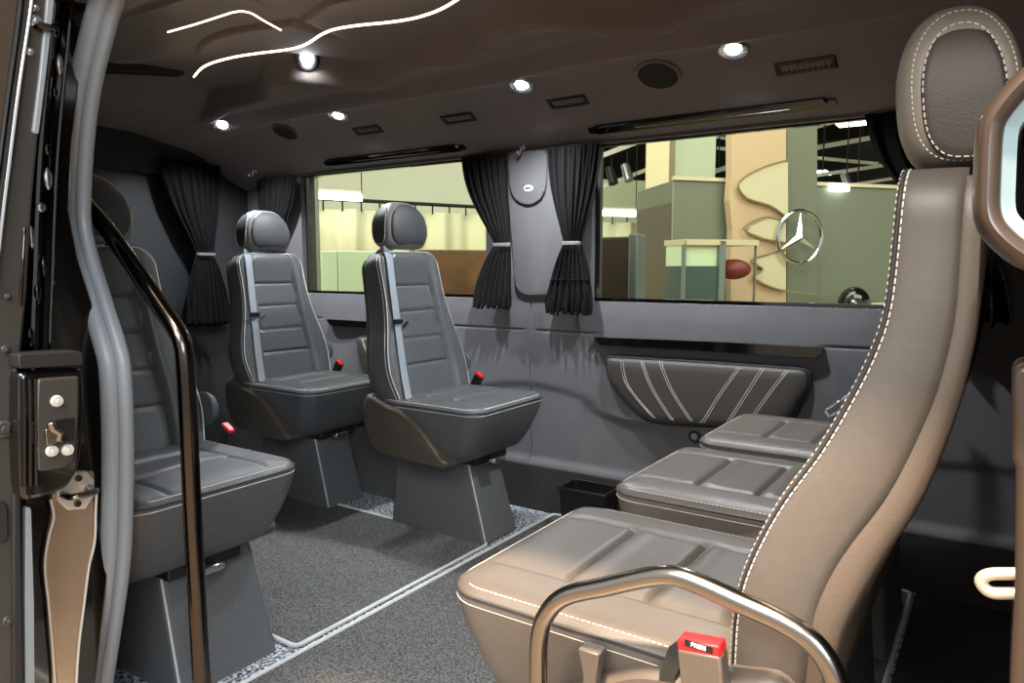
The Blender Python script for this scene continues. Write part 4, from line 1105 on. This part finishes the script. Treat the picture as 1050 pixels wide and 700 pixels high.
# ceiling beams and lamps in the dark of the hall
def beam(pa, Da, pb, Db, w, label):
    A, B = at_d(*pa, Da), at_d(*pb, Db); c = (A+B)/2; d = (B-A); R = d.to_track_quat('X', 'Z').to_matrix()
    root = empty('ceiling_beam', c)
    t = MB(); t.box((0,0,0), (d.length, w, w), R); t.build('beam', 'hall_beam', root, smooth=False)
    for p in (A.lerp(B, .1), A.lerp(B, .9)):
        t = MB(); t.tube([p-c, Vector((p.x-c.x, p.y-c.y, 5.0-c.z))], .012, 6); t.build('hanger', 'hall_dark', root)
    tag(root, label, 'beam', 'pale beams under the hall ceiling')
for i, (pa, Da, pb, Db, w) in enumerate((((606, 164), 9.5, (668, 140), 9.5, .06), ((606, 196), 9.8, (668, 172), 9.8, .05), ((728, 177), 12, (806, 152), 14, .07), ((735, 152), 14, (900, 168), 14, .06), ((800, 158), 12, (900, 140), 13, .08), ((790, 144), 15, (880, 118), 15, .07), ((835, 180), 12, (915, 168), 13, .06), ((730, 140), 15, (800, 150), 15, .05), ((870, 190), 12, (960, 176), 13, .05))):
    beam(pa, Da, pb, Db, w, ['pale beam slanting above the track lamp', 'thin pale rail that carries the track lamps', 'pale beam slanting across the dark right of the green wall', 'long level beam across the dark hall ceiling', 'pale slanting beam above and right of the star', 'pale beam highest up near the front curtain', 'short pale beam just above the display wall near the front curtain', 'thin beam left of the narrow cream column', 'low pale beam by the black front curtain'][i])
def track(px, py, D, label, m):
    c = at_d(px, py, D); root = empty('track_lamp', c); t = MB(); ax = Vector((.4, -.2, -1)).normalized()
    t.disc(-ax*.12, ax, .055, .24, 18, .065); t.build('can', m, root, bevel=.005)
    t = MB(); t.tube([Vector((0,0,.02)), Vector((0,0,5.06-c.z))], .01, 6); t.build('stem', 'hall_dark', root)
    tag(root, label, 'lamp', 'track lamps')
track(627, 180, 9.6, 'black track lamp beside the right window curtain', 'black_plastic'); track(643, 177, 9.6, 'pale track lamp left of the cream column', 'bezel'); track(868, 186, 10.5, 'pale track lamp above the display wall near the black curtain', 'bezel')
def panel_lamp(px, py, D, label):
    c = at_d(px, py, D); root = empty('panel_lamp', c); t = MB(); t.box((0,0,0), (.5, .5, .04)); t.build('panel', 'tube_light', root, smooth=False)
    t = MB(); t.tube([Vector((0,0,.02)), Vector((0,0,5.06-c.z))], .01, 6); t.build('stem', 'hall_dark', root)
    tag(root, label, 'lamp', 'panel lamps')
panel_lamp(876, 125, 11, 'bright panel lamp at the top by the black curtain'); panel_lamp(778, 148, 14, 'bright panel lamp above the tan reflection panel'); panel_lamp(834, 178, 13, 'small bright panel lamp above the star')

# ------------------------------------------------------------------ light
def area(name, loc, target, sx, sy, e, col):
    l = bpy.data.lights.new(name, 'AREA'); l.shape = 'RECTANGLE'; l.size = sx; l.size_y = sy; l.energy = e; l.color = col
    o = bpy.data.objects.new(name, l); COL.objects.link(o); o.location = loc
    o.rotation_euler = (Vector(target)-Vector(loc)).to_track_quat('-Z', 'Y').to_euler(); return o
area('hall_lights_beyond', (-4, 5.0, 4.8), (-5, 8, 0), 7, 3, 370, (1, .99, .93))
area('hall_lights_front', (1.5, 4.6, 4.7), (.5, 7.5, .8), 5, 3, 250, (1, .98, .92))
area('fill_light_right', (2.4, -2.0, 2.3), (-1.2, .7, .8), 1.6, 1.6, 100, (.90, .96, 1))  # added fill for the door seal and seat fronts, no lamp seen there
area('hall_lights_door_side', (-.5, -3.0, 4.2), (-.6, .6, .6), 4, 2.5, 400, (1, .92, .82))
l = bpy.data.lights.new('hall_spotlight', 'SPOT'); l.energy = 3600; l.color = (1, .76, .54); l.spot_size = radians(20); l.spot_blend = .5; l.shadow_soft_size = .16
o = bpy.data.objects.new('hall_spotlight', l); COL.objects.link(o); o.location = (-.5, -.9, 5.0)
o.rotation_euler = (Vector((-.32, .72, .5))-o.location).to_track_quat('-Z', 'Y').to_euler()
for i, (p, n) in enumerate(LIGHTS):
    l = bpy.data.lights.new('ceiling_light_beam', 'SPOT'); l.energy = 34 if i < 4 else 2; l.color = (.93, .96, 1); l.spot_size = radians(140); l.spot_blend = .8; l.shadow_soft_size = .016
    o = bpy.data.objects.new('ceiling_light_beam', l); COL.objects.link(o); o.location = p+n*.022; o.rotation_euler = Vector(n).to_track_quat('-Z', 'Y').to_euler()
    o.rotation_euler = Vector((0, 0, -1)).to_track_quat('-Z', 'Y').to_euler()
w = bpy.data.worlds.new('hall'); scene.world = w; w.use_nodes = True
bg = w.node_tree.nodes['Background']; bg.inputs['Color'].default_value = (.97, .98, 1, 1); bg.inputs['Strength'].default_value = .75

# ------------------------------------------------------------------ camera
cam = bpy.data.cameras.new('camera'); cam.sensor_width = 36; cam.lens = FPX/1050*36; cam.clip_start = .02
co = bpy.data.objects.new('camera', cam); COL.objects.link(co); co.location = (0, 0, HC); co.rotation_euler = (pi/2-PIT, 0, YAW)
scene.camera = co
vs_ = scene.view_settings; vs_.view_transform = 'Standard'; vs_.look = 'None'; vs_.gamma = 1; vs_.use_curve_mapping = False; vs_.exposure = 0.35
